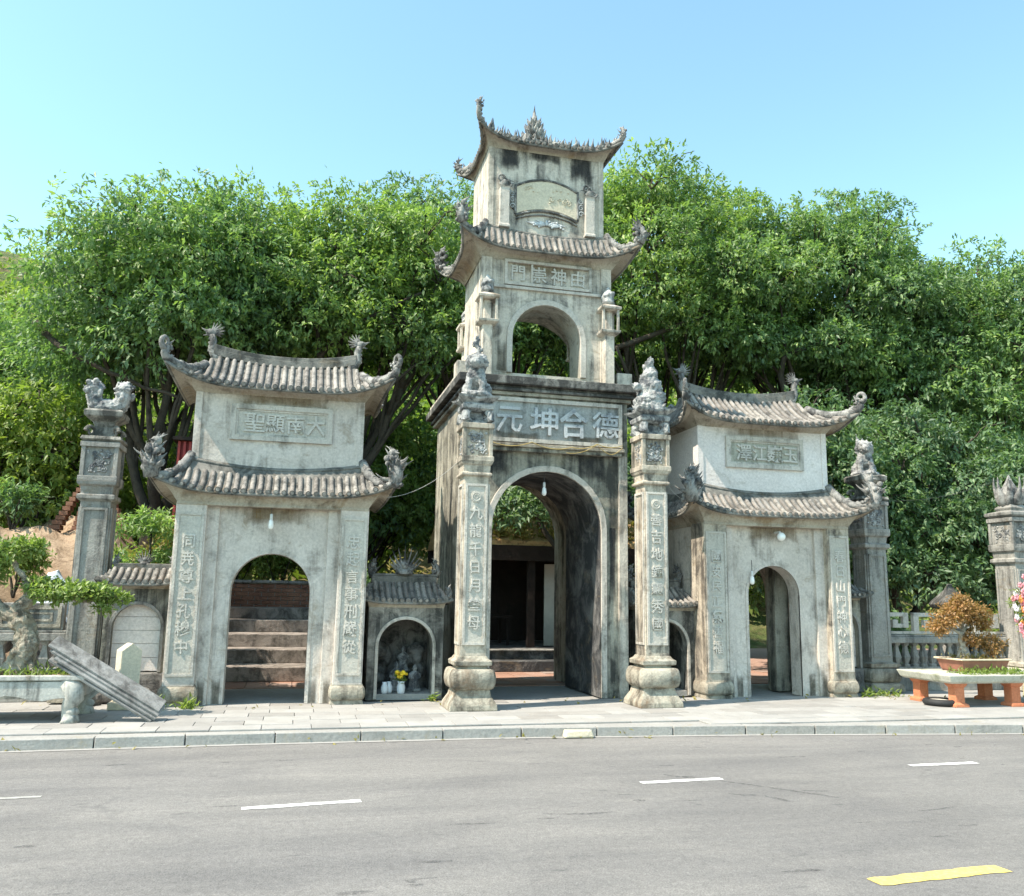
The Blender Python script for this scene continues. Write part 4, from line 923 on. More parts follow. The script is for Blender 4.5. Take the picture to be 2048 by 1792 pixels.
def outer_pillar(X, Y, h, label, top, seed, mat='old_stone', zb=2.97):
    t = thing('boundary_pillar', label, 'pillar', (X, Y, 0), 'pillars at the ends of the boundary walls')
    m = MB(); m.square(0, 0, [(0, h + .14), (.14, h + .12), (.18, h + .02)]); m.build('plinth', 'base_stone', t, bevel=.01)
    m = MB(); cushion(m, 0, 0, h + .12, .17, .42); m.square(0, 0, [(.41, h + .02), (.44, h + .08), (.50, h + .08), (.53, h)]); m.build('bulb', 'base_stone', t, True).modifiers.new('e', 'EDGE_SPLIT').split_angle = R(40)
    sh = MB().square(0, 0, [(.5, h), (zb, h * .96)]).build('shaft', mat, t, bevel=.01)
    frame(sh, -h + .04, h - .04, .62, zb - .1, -h - .018, -h * .93, .04, mat)
    for s in (-1, 1):
        f = MB(); x = s * (h + .0)
        for (a0, a1, z0, z1) in ((-h + .04, -h + .08, .62, zb - .1), (h - .08, h - .04, .62, zb - .1)): f.box(x - .016, x + .016, a0, a1, z0, z1)
        f.build('panel_frame', mat, sh)
    m = MB(); m.square(0, 0, [(zb - .01, h * .98), (zb + .03, h + .045), (zb + .09, h + .045), (zb + .11, h), (zb + .22, h + .01), (zb + .25, h + .05), (zb + .3, h + .06)]); m.build('necking', mat, t, bevel=.006)
    lantern_box(t, 0, 0, zb + .33, zb + .88, h + .04, mat, True, seed)
    if top == 'bud':
        m = MB(); z = zb + .90; m.square(0, 0, [(z, h), (z + .06, h + .08), (z + .12, h + .08), (z + .16, h * .7), (z + .22, h * .8), (z + .30, h * .5)]); m.build('capital', 'old_stone', t, bevel=.01)
        m = MB(); z += .28; c = (0, 0, z); m.lathe(0, 0, [(z - .02, .16), (z + .1, .2), (z + .3, .17), (z + .5, .06), (z + .62, .01)], 10)
        for s in range(8):
            a = s * math.pi / 4; dx, dy = math.cos(a), math.sin(a); m.flame((dx * .09, dy * .09, z), (dx, dy, 1.3), (-dx * .2, -dy * .2, 1), .62, .10, 6, .7)
        m.build('lotus_bud', 'ornament_stone', t, True)
    else:
        z = zb + .90; m = MB(); m.square(0, 0, [(z, h), (z + .05, h + .07), (z + .10, h + .05)]); 
        for s in range(4):
            a = math.pi / 4 + s * math.pi / 2; m.spiral((math.cos(a) * h * 1.1, math.sin(a) * h * 1.1, z + .18), (math.cos(a), math.sin(a), 0), (0, 0, 1), .09, .02, 1.2, .035)
        m.square(0, 0, [(z + .09, h * .75), (z + .26, h * .6), (z + .34, h * .75), (z + .42, h + .05), (z + .50, h + .06), (z + .53, h + .02)]); m.build('capital', 'plaster_black', t, bevel=.008)
        if top == 'pair':
            m = MB(); m.ball((0, 0, z + .60), (.24, .15, .14), 10, 7); rg = random.Random(8)
            for s in (-1, 1):
                m.tube([(s * .06, 0, z + .56), (s * .18, 0, z + .64), (s * .22, 0, z + .78), (s * .20, 0, z + .92)], [.13, .13, .12, .09], 8); m.ball((s * .22, -.03, z + .90), (.12, .10, .10), 8, 6); m.flame((s * .24, -.06, z + .90), (s, -.5, -.1), (s, -.3, .5), .15, .05, 6)
                for i in range(22): a = rg.uniform(0, 6.28); q = rg.uniform(.06, .15); m.ball((s * .21 + q * math.cos(a), rg.uniform(-.12, .08), z + .86 + q * 1.1 * math.sin(a)), rg.uniform(.03, .05), 6, 5)
                for i in range(6): a = .3 + i * .45; m.flame((s * .21, 0, z + .94), (math.cos(a), 0, math.sin(a)), (math.cos(a) * .6, 0, 1), .15, .04, 6)
            carve(m.build('phoenix_pair', 'statue_stone', t, True), .016, .05, .035, 0)
        else: lion(t, (0, 0, z + .50), .92, (-.5, -1), tail=.8)
    return t
outer_pillar(-2.98, 14.52, .225, 'boundary pillar topped by two phoenix heads, left of left gate', 'pair', 101)
outer_pillar(10.72, 14.50, .225, 'boundary pillar topped by a lion, just right of right gate', 'lion', 102, zb=2.62)
outer_pillar(14.05, 14.45, .27, 'boundary pillar with lotus bud top at far right behind the wreath', 'bud', 103, 'old_stone', 2.42)

def balustrade(X0, X1, Y, label, style):
    t = thing('balustrade', label, 'fence', (X0, Y, 0)); L = X1 - X0
    B(0, L, -.10, .10, -.02, .42).build('plinth', 'old_stone', t, bevel=.01); B(0, L, -.11, .11, .86, .98).build('rail', 'old_stone', t, bevel=.015); B(0, L, -.08, .08, .982, 1.02).build('rail', 'old_stone', t, bevel=.01)
    n = int(L / .19); me = None
    for i in range(n):
        x = (i + .5) * L / n
        if me is None: o = MB().square(0, 0, [(0, .055), (.04, .055), (.06, .035), (.18, .065), (.30, .04), (.38, .03), (.42, .055), (.445, .055)]).build('baluster', 'old_stone', t, bevel=.006); me = o.data
        else: o = link('baluster', me, t)
        o.location = (x, 0, .418)
    if style == 'fret':                                          # key pattern along the top
        n = max(1, int(L / .56)); u = L / n / 6
        for i in range(n):
            m = MB(); x = i * L / n
            for (a, b, c, d) in ((0, 1, 0, 5), (1, 5, 4, 5), (4, 5, 1.2, 4), (2, 4, 1.2, 2.2), (2, 3, 2.2, 3.2), (0, 6, -.4, .3)):
                m.box(x + a * u, x + b * u, -.045 + .001 * c, .045 - .001 * c, 1.06 + c * .075, 1.06 + d * .075)
            m.build('fret', 'trim_stone', t, bevel=.004)
    else:
        n = max(1, int(L / .85))
        for i in range(n):
            x0 = i * L / n; x1 = x0 + L / n - .06; B(x0, x1, -.06, .06, 1.022, 1.42).build('panel', 'brick_red' if False else 'old_stone', t, bevel=.01); frame(t, x0 + .04, x1 - .04, 1.06, 1.38, -.085, -.058, .05, 'base_stone'); frame(t, x0 + .16, x1 - .16, 1.15, 1.29, -.075, -.058, .03, 'base_stone')
balustrade(10.98, 13.75, 14.6, 'stone balustrade with key-pattern crest, right of right gate', 'fret')
balustrade(-7.2, -3.25, 14.6, 'dark stone balustrade with framed panels, behind the left bonsai', 'panel')
# ================================================================== left pavement: trough, bonsai, boards, stone
tr = thing('stone_trough', 'long carved stone planter on scrolled legs at left edge, holding the bonsai', 'planter', (-3.60, 12.60, 0))
m = MB(); m.box(-1.12, 1.12, -.50, .50, .29, .52); m.build('basin', 'trough_stone', tr, bevel=.03)
m = MB()
for (a, b, c, d) in ((-1.16, 1.16, -.55, -.44), (-1.16, 1.16, .44, .55), (-1.16, -1.05, -.44, .44), (1.05, 1.16, -.44, .44)): m.box(a, b, c, d, .515, .575)
m.build('rim', 'trough_stone', tr, bevel=.012)
for y0, y1 in ((-.53, -.50), (.50, .53)):
    m = MB(); pr = [(-.98 + 1.96 * i / 14, .30 - (.035 * math.sin(i * 1.2) + .03 * (1 if i in (0, 14) else 0))) for i in range(15)]; m.prism([(-1.0, .50)] + pr + [(1.0, .50)], y0, y1); m.build('apron', 'trough_stone', tr, bevel=.004)
B(-1.06, 1.06, -.45, .45, .50, .548).build('earth', 'soil', tr)
for sx in (-1, 1):
    for sy in (-1, 1):
        x, y = sx * .98, sy * .42; m = MB()
        m.tube([(x - sx * .06, y, .50), (x + sx * .05, y + sy * .03, .40), (x + sx * .06, y + sy * .04, .30), (x - sx * .01, y + sy * .01, .18), (x - sx * .01, y, .12), (x + sx * .03, y + sy * .02, .05), (x + sx * .03, y + sy * .02, 0)], [.12, .14, .12, .075, .07, .10, .12], 9)
        m.ball((x + sx * .05, y + sy * .02, .13), (.085, .085, .06), 8, 6); m.ball((x + sx * .09, y + sy * .03, .37), (.09, .10, .10), 8, 6)
        m.build('leg', 'trough_stone', tr, True)
g_ = []
for i in range(170): g_.append((random.uniform(-1.02, 1.02), random.uniform(-.42, .42), .545))
leaf_mesh('moss', g_, [(0, 0, 1)] * len(g_), 6, .10, 'leaf_bonsai', tr, .5, .0, .22, .04)

def limb(m, path, r0, r1, n=7, wob=.03):
    """smooth tapering branch through the given points"""
    P = [Vector(p) for p in path]; out = []
    for i in range(len(P) - 1):
        a = P[max(0, i - 1)]; b = P[i]; c = P[i + 1]; d = P[min(len(P) - 1, i + 2)]
        for q in range(4):
            t = q / 4; out.append(.5 * ((2 * b) + (-a + c) * t + (2 * a - 5 * b + 4 * c - d) * t * t + (-a + 3 * b - 3 * c + d) * t ** 3) + Vector((random.uniform(-wob, wob), random.uniform(-wob, wob), random.uniform(-wob, wob)) ) * (1 if 0 < i + q else 0))
    out.append(P[-1]); k = len(out) - 1; m.tube(out, [r0 + (r1 - r0) * (i / k) ** .8 for i in range(k + 1)], n); return out
bt = thing('bonsai_tree', 'large old bonsai with spreading green pads, growing in the left stone planter', 'bonsai', (-3.32, 12.62, .53))
m = MB(); limb(m, [(-.03, 0, -.02), (-.02, 0, .18), (.05, -.02, .42), (-.03, .0, .68), (-.12, 0, .82), (.02, .02, .98)], .19, .085, 10, .012)
limb(m, [(-.05, 0, .74), (-.26, .02, .78), (-.42, .05, .95), (-.55, .1, 1.15)], .11, .05, 8, .012); limb(m, [(.02, .0, .96), (.16, .0, 1.06), (.4, -.02, 1.0), (.72, .0, .97), (.95, 0, 1.04), (1.08, .0, 1.01)], .07, .018, 7, .012)
limb(m, [(.0, .02, .96), (-.06, .05, 1.2), (-.22, .05, 1.4), (-.25, .08, 1.55)], .06, .02, 7, .012)
for i in range(9):
    a = random.uniform(0, 6.28) if i > 2 else (3.3 + .25 * i); r = random.uniform(.28, .42); limb(m, [(.06 * math.cos(a), .06 * math.sin(a), .30), (.17 * math.cos(a), .15 * math.sin(a), .12), (r * math.cos(a), min(.36, r) * math.sin(a) * .8, -.015)], .07, .025, 6, .015)
for i in range(14): m.ball((random.uniform(-.16, .14), random.uniform(-.13, .05), random.uniform(.1, .75)), random.uniform(.04, .075), 7, 5)
carve(m.build('trunk', 'bonsai_bark', bt, True), .014, .05, .045, 0)
cs = []; ds = []
for (cx, cy, cz, rx, ry, rz, n) in [(a, b, c, d * .96, e, f, int(g * .66)) for a, b, c, d, e, f, g in ((.42, 0, 1.06, .46, .36, .12, 330), (.78, 0, 1.06, .34, .26, .10, 170), (.12, .05, 1.16, .26, .26, .10, 110), (-.36, .05, 1.56, .36, .34, .13, 240), (-.62, .1, 1.30, .36, .30, .13, 220), (-.80, .0, 1.02, .32, .28, .12, 170), (-.10, .1, 1.66, .22, .22, .09, 90), (.92, .0, .90, .15, .14, .07, 50), (1.12, .02, 1.00, .14, .12, .05, 40), (-.6, -.1, .8, .22, .2, .08, 70))]:
    p, d = puff((cx, cy, cz), (rx, ry, rz), n, .3); cs.append(p); ds.append(d + np.array([0, 0, .5]))
leaf_mesh('foliage', np.concatenate(cs), np.concatenate(ds), 8, .068, 'leaf_bonsai', bt, .8, .1, .5, .022)

a_b = R(31.5)
for k_ in range(5):
    L = 1.46 - .05 * (k_ % 2) + .03 * k_; off = .018 + .031 * k_; foot = Vector((-1.55 + .03 * (k_ % 3), 12.14 + .012 * k_, 0)); sl = Vector((-math.cos(a_b), 0, math.sin(a_b))); nr = Vector((math.sin(a_b), 0, math.cos(a_b)))
    o = B(0, L, -.12, .12, -.0145, .0145).build('plank', 'wood_board', None, bevel=.003); o.location = foot + nr * off + sl * (.035 + random.uniform(0, .06)); o.rotation_euler = (0, a_b + math.pi, 0)
    o.rotation_euler = (-R(30), -a_b, math.pi + R(random.uniform(-1.2, 1.2)))
    tag(o, ['lowest grey plank of the leaning stack beside the left planter', 'second lowest grey plank of the leaning stack beside left planter', 'middle grey plank of the leaning stack beside the left planter', 'second highest grey plank of the leaning stack beside left planter', 'topmost grey plank of the leaning stack beside the left planter'][k_], 'plank', 'planks leaning in a stack')
sb = thing('stone_stele', 'small pale sandstone post with pointed top, behind the leaning planks', 'stone post', (-2.17, 13.42, 0))
MB().prism([(-.14, 0), (.14, 0), (.14, .80), (0, .90), (-.14, .80)], -.11, .11, 'x').build('body', 'sandstone', sb, bevel=.012).rotation_euler = (0, 0, R(-62))
B(-.2, .2, -.17, .17, 0, .1).build('foot', 'sandstone', sb, bevel=.012)
def boulder(X, Y, r, label, mat='rock', seed=0, z=0, cat='rock', group=None):
    rg = random.Random(seed); m = MB()
    for i in range(7): m.ball((rg.uniform(-.5, .5) * r, rg.uniform(-.4, .4) * r, rg.uniform(.15, .6) * r), r * rg.uniform(.35, .6), 8, 6)
    o = carve(m.build('boulder', mat, None, True, loc=(X, Y, z)), .04 * max(.5, r * 2), .10 * r, .2 * r); return tag(o, label, cat, group)
boulder(-1.98, 13.75, .26, 'dark boulder at the foot of the left gate, behind pale stone post', seed=1)
boulder(-2.75, 13.85, .24, 'dark boulder in the shade under the raised ends of the planks', seed=2)
# kerb-side chunk
o = MB().add([(-.2, -.07, 0), (.2, -.08, 0), (.21, .07, 0), (-.19, .08, 0), (-.17, -.05, .085), (.16, -.06, .10), (.19, .05, .085), (-.18, .05, .10)], [(3, 2, 1, 0), (4, 5, 6, 7), (0, 1, 5, 4), (1, 2, 6, 5), (2, 3, 7, 6), (3, 0, 4, 7)]).build('broken_brick', 'sandstone', None, bevel=.02, loc=(3.62, 10.82, ZR + .006)); tag(o, 'broken yellowish brick lying against the kerb before the main arch', 'brick')

# ================================================================== right pavement: slab table, bonsai, wreath
tb_ = thing('slab_table', 'concrete slab bench on orange-red piers at right, carrying a bonsai pot', 'table', (11.30, 12.55, 0))
m = MB(); m.square(0, 0, [(.37, 1.06), (.40, 1.10), (.47, 1.13), (.50, 1.14)], -.50); m.build('slab', 'slab_concrete', tb_, bevel=.012)
for x, y in ((-.86, -.42), (-.86, .40), (.20, -.44), (.44, .40), (.92, -.42)):
    m = MB(); m.square(x, y, [(0, .13), (.045, .125), (.07, .085), (.30, .085), (.33, .11), (.372, .125)]); m.build('pier', 'terracotta', tb_, bevel=.008)
p_ = [(random.uniform(-.7, .6), random.uniform(-.52, -.1), .505) for _ in range(120)]; leaf_mesh('moss', p_, [(0, 0, 1)] * 120, 6, .07, 'leaf_fresh', tb_, .8, 0, .3, .03)
pt = thing('bonsai_pot', 'shallow red-brown bonsai tray with cream rim on the slab bench', 'pot', (11.30, 12.70, .50))
m = MB(); m.square(0, 0, [(0, .40), (.03, .42), (.17, .46), (.19, .47), (.19, .43), (.15, .42)], -.16); m.build('tray', 'pot_clay', pt, bevel=.01)
m = MB()
for (a, b, c, d) in ((-.50, .50, -.335, -.285), (-.50, .50, .285, .335), (-.50, -.44, -.285, .285), (.44, .50, -.285, .285)): m.box(a, b, c, d, .192, .222)
m.build('rim', 'pot_rim', pt, bevel=.01); B(-.44, .44, -.285, .285, .15, .20).build('earth', 'soil', pt)
b2 = thing('bonsai_tree', 'bonsai with rust-orange leaves in the red-brown tray on slab bench', 'bonsai', (11.08, 12.68, .69))
m = MB(); limb(m, [(0, 0, -.02), (-.03, 0, .12), (.03, 0, .28), (.0, 0, .42), (.06, 0, .62), (.04, .0, .85)], .095, .03, 9, .01)
limb(m, [(.02, 0, .5), (-.18, 0, .62), (-.42, .02, .72)], .04, .012, 6, .01); limb(m, [(.04, 0, .55), (.22, 0, .70), (.45, 0, .82)], .04, .012, 6, .01); limb(m, [(.0, -.02, .36), (.14, -.05, .36), (.26, -.06, .38)], .03, .012, 6, .01)
for i in range(6): a = i * 1.05; limb(m, [(.05 * math.cos(a), .05 * math.sin(a), .12), (.13 * math.cos(a), .13 * math.sin(a), .03), (.2 * math.cos(a), .2 * math.sin(a), -.01)], .04, .015, 5, .008)
for i in range(8): m.ball((random.uniform(-.07, .07), random.uniform(-.07, .03), random.uniform(.02, .32)), random.uniform(.03, .05), 6, 5)
carve(m.build('trunk', 'bonsai_bark', b2, True), .012, .02, .05)
cs = []; ds = []
for (cx, cy, cz, rx, rz, n) in ((.10, 0, 1.02, .42, .22, 300), (-.25, 0, .88, .34, .18, 200), (.42, 0, .90, .30, .20, 190), (-.52, 0, .66, .22, .14, 110), (.22, -.05, .42, .22, .13, 110), (.05, 0, 1.22, .2, .12, 90), (.60, 0, .72, .16, .12, 60)):
    p, d = puff((cx, cy, cz), (rx, rx * .85, rz), n, .3); cs.append(p); ds.append(d)
leaf_mesh('foliage', np.concatenate(cs), np.concatenate(ds), 6, .062, 'leaf_rust', b2, .9, .3, .5, .035)
b2.scale = (.82, .82, .82)
b3 = thing('small_shrub', 'small olive-leaved shrub at the right end of the bonsai tray', 'shrub', (11.66, 12.66, .69))
m = MB(); limb(m, [(0, 0, -.02), (.02, 0, .1), (.0, 0, .2)], .02, .01, 5, .005); m.build('stem', 'bonsai_bark', b3, True)
p, d = puff((0, 0, .26), (.26, .22, .17), 150, .2); leaf_mesh('foliage', p, d, 6, .058, 'leaf_rust', b3, .8, .2, .45, .02)
p_ = [(random.uniform(10.92, 11.68), random.uniform(12.46, 12.94), .70) for _ in range(70)]
ms_ = leaf_mesh('moss', [(a - 11.30, b - 12.70, .202) for a, b, _ in p_], [(0, 0, 1)] * 70, 5, .06, 'leaf_dry', pt, .8, 0, .3, .03)
ty = thing('old_tyre', 'black tyre lying flat under the left end of the slab bench', 'tyre', (10.30, 12.33, 0))
m = MB(); N = 26; m.tube([(.22 * math.cos(2 * math.pi * i / N), .22 * math.sin(2 * math.pi * i / N), .055) for i in range(N + 1)], .052, 8); m.build('tyre', 'rubber', ty, True)
MB().lathe(0, 0, [(.03, .18), (.085, .175), (.09, .05)], 20).build('hub_disc', 'white_sheet', ty, True)
wr = thing('flower_wreath', 'round wreath of pink, white and yellow flowers on a stand at right edge', 'wreath', (12.78, 12.75, 0))
for s in (-1, 1): MB().tube([(s * .22, -.05, 0), (s * .05, .05, 1.75)], .02, 6).build('stand_leg', 'bamboo', wr)
MB().tube([(0, .45, 0), (0, .1, 1.7)], .02, 6).build('stand_leg', 'bamboo', wr)
for mat, n, r0, r1 in (('petal_pink', 110, .22, .54), ('petal_white', 34, .30, .52), ('petal_orange', 60, .16, .46), ('petal_yellow', 60, .0, .30)):
    m = MB()
    for i in range(n):
        a = random.uniform(0, 6.28); r = random.uniform(r0, r1); c = Vector((r * math.cos(a), random.uniform(-.08, .03), 1.55 + 1.15 * r * math.sin(a)))
        for q in range(5):
            b = q * 1.257 + i; m.ball(c + Vector((.03 * math.cos(b), -.01, .03 * math.sin(b))), (.026, .014, .026), 6, 4)
    m.build('blossom', mat, wr, True)
p, d = puff((0, .02, 1.55), (.50, .06, .58), 120, .2); leaf_mesh('leaves', p, d, 4, .12, 'leaf_fresh', wr, .8, .2, .4, .03)
m = MB(); m.prism([(-.12, .55), (.0, .50), (.10, .58), (.10, 1.1), (-.10, 1.1)], -.03, -.015); m.build('ribbon', 'petal_white', wr)

# ================================================================== lamps and cables
def bulb(X, Y, z, label, style):
    t = thing('light_bulb', label, 'lamp', (X, Y, z))
    if style == 'cfl':
        MB().tube([(0, 0, .30), (0, 0, .10)], .006, 5).build('cord', 'wire_dark', t)
        MB().lathe(0, 0, [(.11, .012), (.10, .022), (.03, .025), (.02, .02)], 10).build('socket', 'bulb_base', t, True); MB().lathe(0, 0, [(.022, .02), (.0, .034), (-.07, .042), (-.11, .034), (-.125, .012)], 12).build('globe', 'bulb_glass', t, True)
    else:
        MB().tube([(0, .20, .05), (0, .02, .05), (0, 0, .0)], .02, 7).build('bracket', 'bulb_base', t); MB().ball((0, -.02, -.03), (.075, .075, .075), 14, 10).build('globe', 'bulb_glass', t, True)
bulb(-.36, 13.60, 2.70, 'white light bulb hanging under the eave of the left gate', 'cfl')
bulb(4.06, 13.98, 3.44, 'white light bulb hanging in the crown of the main arch', 'cfl')
bulb(8.26, 13.56, 2.76, 'round white globe lamp on the wall over the right doorway', 'globe')
bulb(7.76, 13.70, 2.02, 'white light bulb at the left haunch of the right doorway arch', 'cfl')
bulb(5.98, 13.9, 2.50, 'white light bulb hanging over the half hidden shrine behind right pillar', 'cfl')
def cable(name, pts, r, mat, label):
    m = MB(); P = [Vector(p) for p in pts]; out = []
    for i in range(len(P) - 1):
        sg = (P[i + 1] - P[i]).length * .10
        for q in range(8): t = q / 8; p = P[i].lerp(P[i + 1], t); p.z -= sg * 4 * t * (1 - t); out.append(p)
    out.append(P[-1]); m.tube(out, r, 5); return tag(m.build(name, mat, None, True), label, 'cable')
cable('electric_cable', [(3.05, 13.66, 4.14), (3.75, 13.66, 4.17), (4.45, 13.66, 4.12), (4.9, 13.66, 4.20), (5.36, 13.66, 4.20)], .007, 'wire_yellow', 'yellow cable draped along the ledge below the main tablet')
cable('electric_cable', [(4.35, 13.66, 4.02), (4.9, 13.66, 4.19), (5.15, 13.66, 4.03), (5.36, 13.66, 4.17)], .006, 'wire_yellow', 'second yellow cable looping lower at the right of the main ledge')
cable('electric_cable', [(1.35, 13.3, 3.10), (2.42, 13.0, 3.70)], .0035, 'wire_grey', 'thin grey wire from left gate roof to the left inscribed pillar')
cable('electric_cable', [(5.75, 13.0, 3.62), (6.9, 13.9, 3.30)], .0035, 'wire_grey', 'thin grey wire from the right inscribed pillar to right gate')
cable('electric_cable', [(10.0, 14.2, 3.6), (14.2, 13.5, 4.6), (20, 12.5, 6.2)], .0035, 'wire_dark', 'thin overhead wire running off to the right from right gate')
# ================================================================== court furnishings seen through the gates
st = struct(B(-2.2, 2.0, 17.0, 22.6, -.05, -.022).build('steps', 'old_stone'))
for i in range(5):
    z0 = .255 * i; y0 = 17.05 + 1.02 * i
    B(-2.1, 1.9, y0, 22.6, max(-.02, z0 - .003 * 0) + (.0005 if i else 0), z0 + .253).build('step', 'step_stone', st, bevel=.012)
rw = thing('retaining_wall', 'brown brick retaining wall at the head of the stairs behind left gate', 'wall', (-.1, 22.2, 1.12))
for r_ in range(7):
    for c_ in range(13): B(-.145, .145, -.06, .06, 0, .085).build('brick', 'brick_red', rw, loc=(-2.0 + .31 * c_ + (.15 if r_ % 2 else 0), random.uniform(-.01, .01), .02 + .098 * r_))
B(-2.2, 2.2, -.04, .05, 0, .72).build('mortar', 'old_stone', rw); B(-2.2, 2.2, -.10, .12, .722, .79).build('coping', 'old_stone', rw, bevel=.01)
# low terrace and stairs beyond the main arch
ter = struct(B(3.0, 9.4, 19.55, 26, -.03, .39).build('terrace', 'vault_stone'))
B(3.9, 7.4, 19.02, 19.54, -.02, .20).build('step', 'vault_stone', ter, bevel=.01); B(3.0, 9.4, 19.50, 19.72, .392, .43).build('nosing', 'old_stone', ter, bevel=.01)
pv = thing('pavilion', 'dark timber pavilion with leaf-strewn tiled roof, seen through the main arch', 'pavilion', (6.3, 22.6, .39))
MB().prism([(-1.9, 2.45), (1.9, 2.45), (1.9, 2.58), (0, 3.55), (-1.9, 2.58)], -2.6, 2.9, 'x').build('roof', 'leaf_litter', pv)
B(-2.6, 2.9, -1.93, -1.80, 2.10, 2.47).build('fascia', 'dark_wood', pv); B(-2.6, 2.9, 1.80, 1.93, 2.10, 2.47).build('fascia', 'dark_wood', pv)
for x in (-2.4, -.55, 1.0, 2.7):
    for y in (-1.7, 1.7): B(x - .09, x + .09, y - .09, y + .09, 0, 2.46).build('post', 'dark_wood', pv, bevel=.01)
B(-2.4, 2.7, 1.62, 1.68, 0, 2.3).build('back_wall', 'dark_wood', pv)
for i in range(4): B(-.10 + .46 * i, .33 + .46 * i, -1.35 + .25 * i, -1.31 + .25 * i, .02, 2.05).build('screen_panel', 'white_sheet', pv, bevel=.01)
B(-2.3, -.8, -.9, .2, .68, .74).build('table_top', 'dark_wood', pv)
for x in (-2.2, -.9):
    for y in (-.8, .1): B(x - .03, x + .03, y - .03, y + .03, 0, .68).build('table_leg', 'dark_wood', pv)
for i, (x, y) in enumerate(((6.55, 20.35), (6.95, 20.25), (6.8, 20.75))):
    f = thing('potted_plant', ['low potted plant nearest the pavilion steps', 'low potted plant with broad leaves beside the pavilion screen', 'potted plant behind the other two in the pavilion'][i], 'plant', (x, y, .43)); MB().lathe(0, 0, [(0, .09), (.16, .13), (.2, .14), (.18, .11)], 12).build('pot', 'pot_clay', f, True)
    p, d = puff((0, 0, .32), (.24, .24, .16), 50, .2); leaf_mesh('foliage', p, d, 5, .14, 'leaf_fresh' if i else 'leaf_dry', f, .7, .3, .4, .03)
p_ = [(random.uniform(-2.6, 2.9), y_, 2.60 + .97 * (1 - abs(y_) / 1.9)) for y_ in (random.uniform(-1.85, .2) for _ in range(420))]
leaf_mesh('fallen_leaves', p_, [(0, -.3, 1)] * len(p_), 5, .20, 'leaf_dry', pv, .9, .1, .5, .06)
# leaning tree before the pavilion
lt = thing('leaning_tree', 'slender tree leaning left in front of the pavilion, through the main arch', 'tree', (6.95, 19.95, .39))
m = MB(); limb(m, [(.05, 0, -.1), (-.02, 0, .7), (-.35, 0, 1.5), (-.75, .1, 2.3), (-1.25, .2, 3.1), (-1.6, .3, 4.2)], .085, .06, 7, .02); limb(m, [(-.3, 0, 1.45), (.1, .1, 1.1), (.35, .2, .85)], .04, .02, 5, .01); limb(m, [(-.85, .1, 2.5), (-.3, .2, 3.2), (.1, .3, 3.8)], .05, .02, 6, .02)
m.build('trunk', 'bark', lt, True)
cs = []; ds = []
for c in ((-1.5, .3, 4.0), (-.4, .3, 3.7), (-1.1, -.2, 3.6), (.6, .4, 4.0), (-2.2, .3, 3.8), (-.2, -.4, 4.3), (-2.0, -.4, 3.3)): p, d = puff(c, (.8, .7, .5), 60); cs.append(p); ds.append(d)
leaf_mesh('crown', np.concatenate(cs), np.concatenate(ds), 8, .18, 'leaf_dark', lt, .8, .5)

# ================================================================== soil bank and clutter behind the left balustrade
vs = []; fs = []; nx, ny = 70, 40
for j in range(ny + 1):
    for i in range(nx + 1):
        x = -14 + 12.2 * i / nx; y = 17.0 + 7 * j / ny; e = min(1, max(0, (x + 14) / 2.0)) * min(1, max(0, (-1.9 - x) / 2.2)); u = min(1, j / 14)
        z = -.05 + (3.05 * (u ** .8) + .25 * math.sin(x * 1.7 + y) + .12 * math.sin(x * 5 + y * 3)) * e ** .6 * (1 if j else 0) + random.uniform(-.06, .06) * (1 if j else 0) * (e > 0)
        vs.append((x, y, max(-.04, z)))
for j in range(ny):
    for i in range(nx): q = j * (nx + 1) + i; fs.append((q, q + 1, q + nx + 2, q + nx + 1))
bank = struct(MB().add(vs, fs).build('soil_bank', 'soil', None, True))
def lump(X, Y, Z, r, i):
    rg = random.Random(i); m = MB()
    for q in range(5): m.ball((rg.uniform(-.5, .5) * r, rg.uniform(-.4, .4) * r, rg.uniform(.15, .6) * r), r * rg.uniform(.35, .6), 8, 6)
    return carve(m.build('clod', 'soil', bank, True, loc=(X, Y, Z)), .04, .1 * r, .1)
def clod(i, X, Y, Z, r): return lump(X, Y, Z, r, i)
for i in range(10): xx = random.uniform(-7.6, -3.9); yy = random.uniform(17.3, 18.8); clod(i, xx, yy, 3.0 * min(1, (yy - 17) / 7 * 40 / 14) ** .8 - .12, random.uniform(.10, .22))
bp = thing('brick_pier', 'sloping pinkish brick pier on the soil bank, left of the phoenix pillar', 'pier', (-4.55, 19.9, 2.75))
for r_ in range(11):
    w = .95 - .065 * r_
    for c_ in range(4): B(-w / 8 + .004, w / 8 - .004, -.16, .16, 0, .088).build('brick', 'brick_red', bp, loc=(.35 - w + (c_ + .5) * w / 2, 0, .1 * r_))
    if r_ == 0: B(-.75, .40, -.12, .12, -.15, .02).build('footing', 'soil', bp)
tp = thing('tarpaulin', 'crumpled white-blue tarpaulin on the bank behind the left pillar', 'tarpaulin', (-4.05, 16.9, .9))
vs = []; fs = []; rg = random.Random(3)
for j in range(9):
    for i in range(11): u = i / 10; v = j / 8; vs.append((-.45 + .9 * u + rg.uniform(-.04, .04), -.25 + .5 * v + rg.uniform(-.04, .04), -.2 + 1.25 * math.sin(math.pi * (.15 + .8 * u)) * (.5 + .5 * v) + rg.uniform(-.09, .09)))
for j in range(8):
    for i in range(10): q = j * 11 + i; fs.append((q, q + 1, q + 12, q + 11))
o = MB().add(vs, fs).build('sheet', 'tarp', tp); o.modifiers.new('s', 'SOLIDIFY').thickness = .015
MB().box(-.4, .4, -.2, .2, -.92, .3).build('heap', 'rock', tp, bevel=.05)
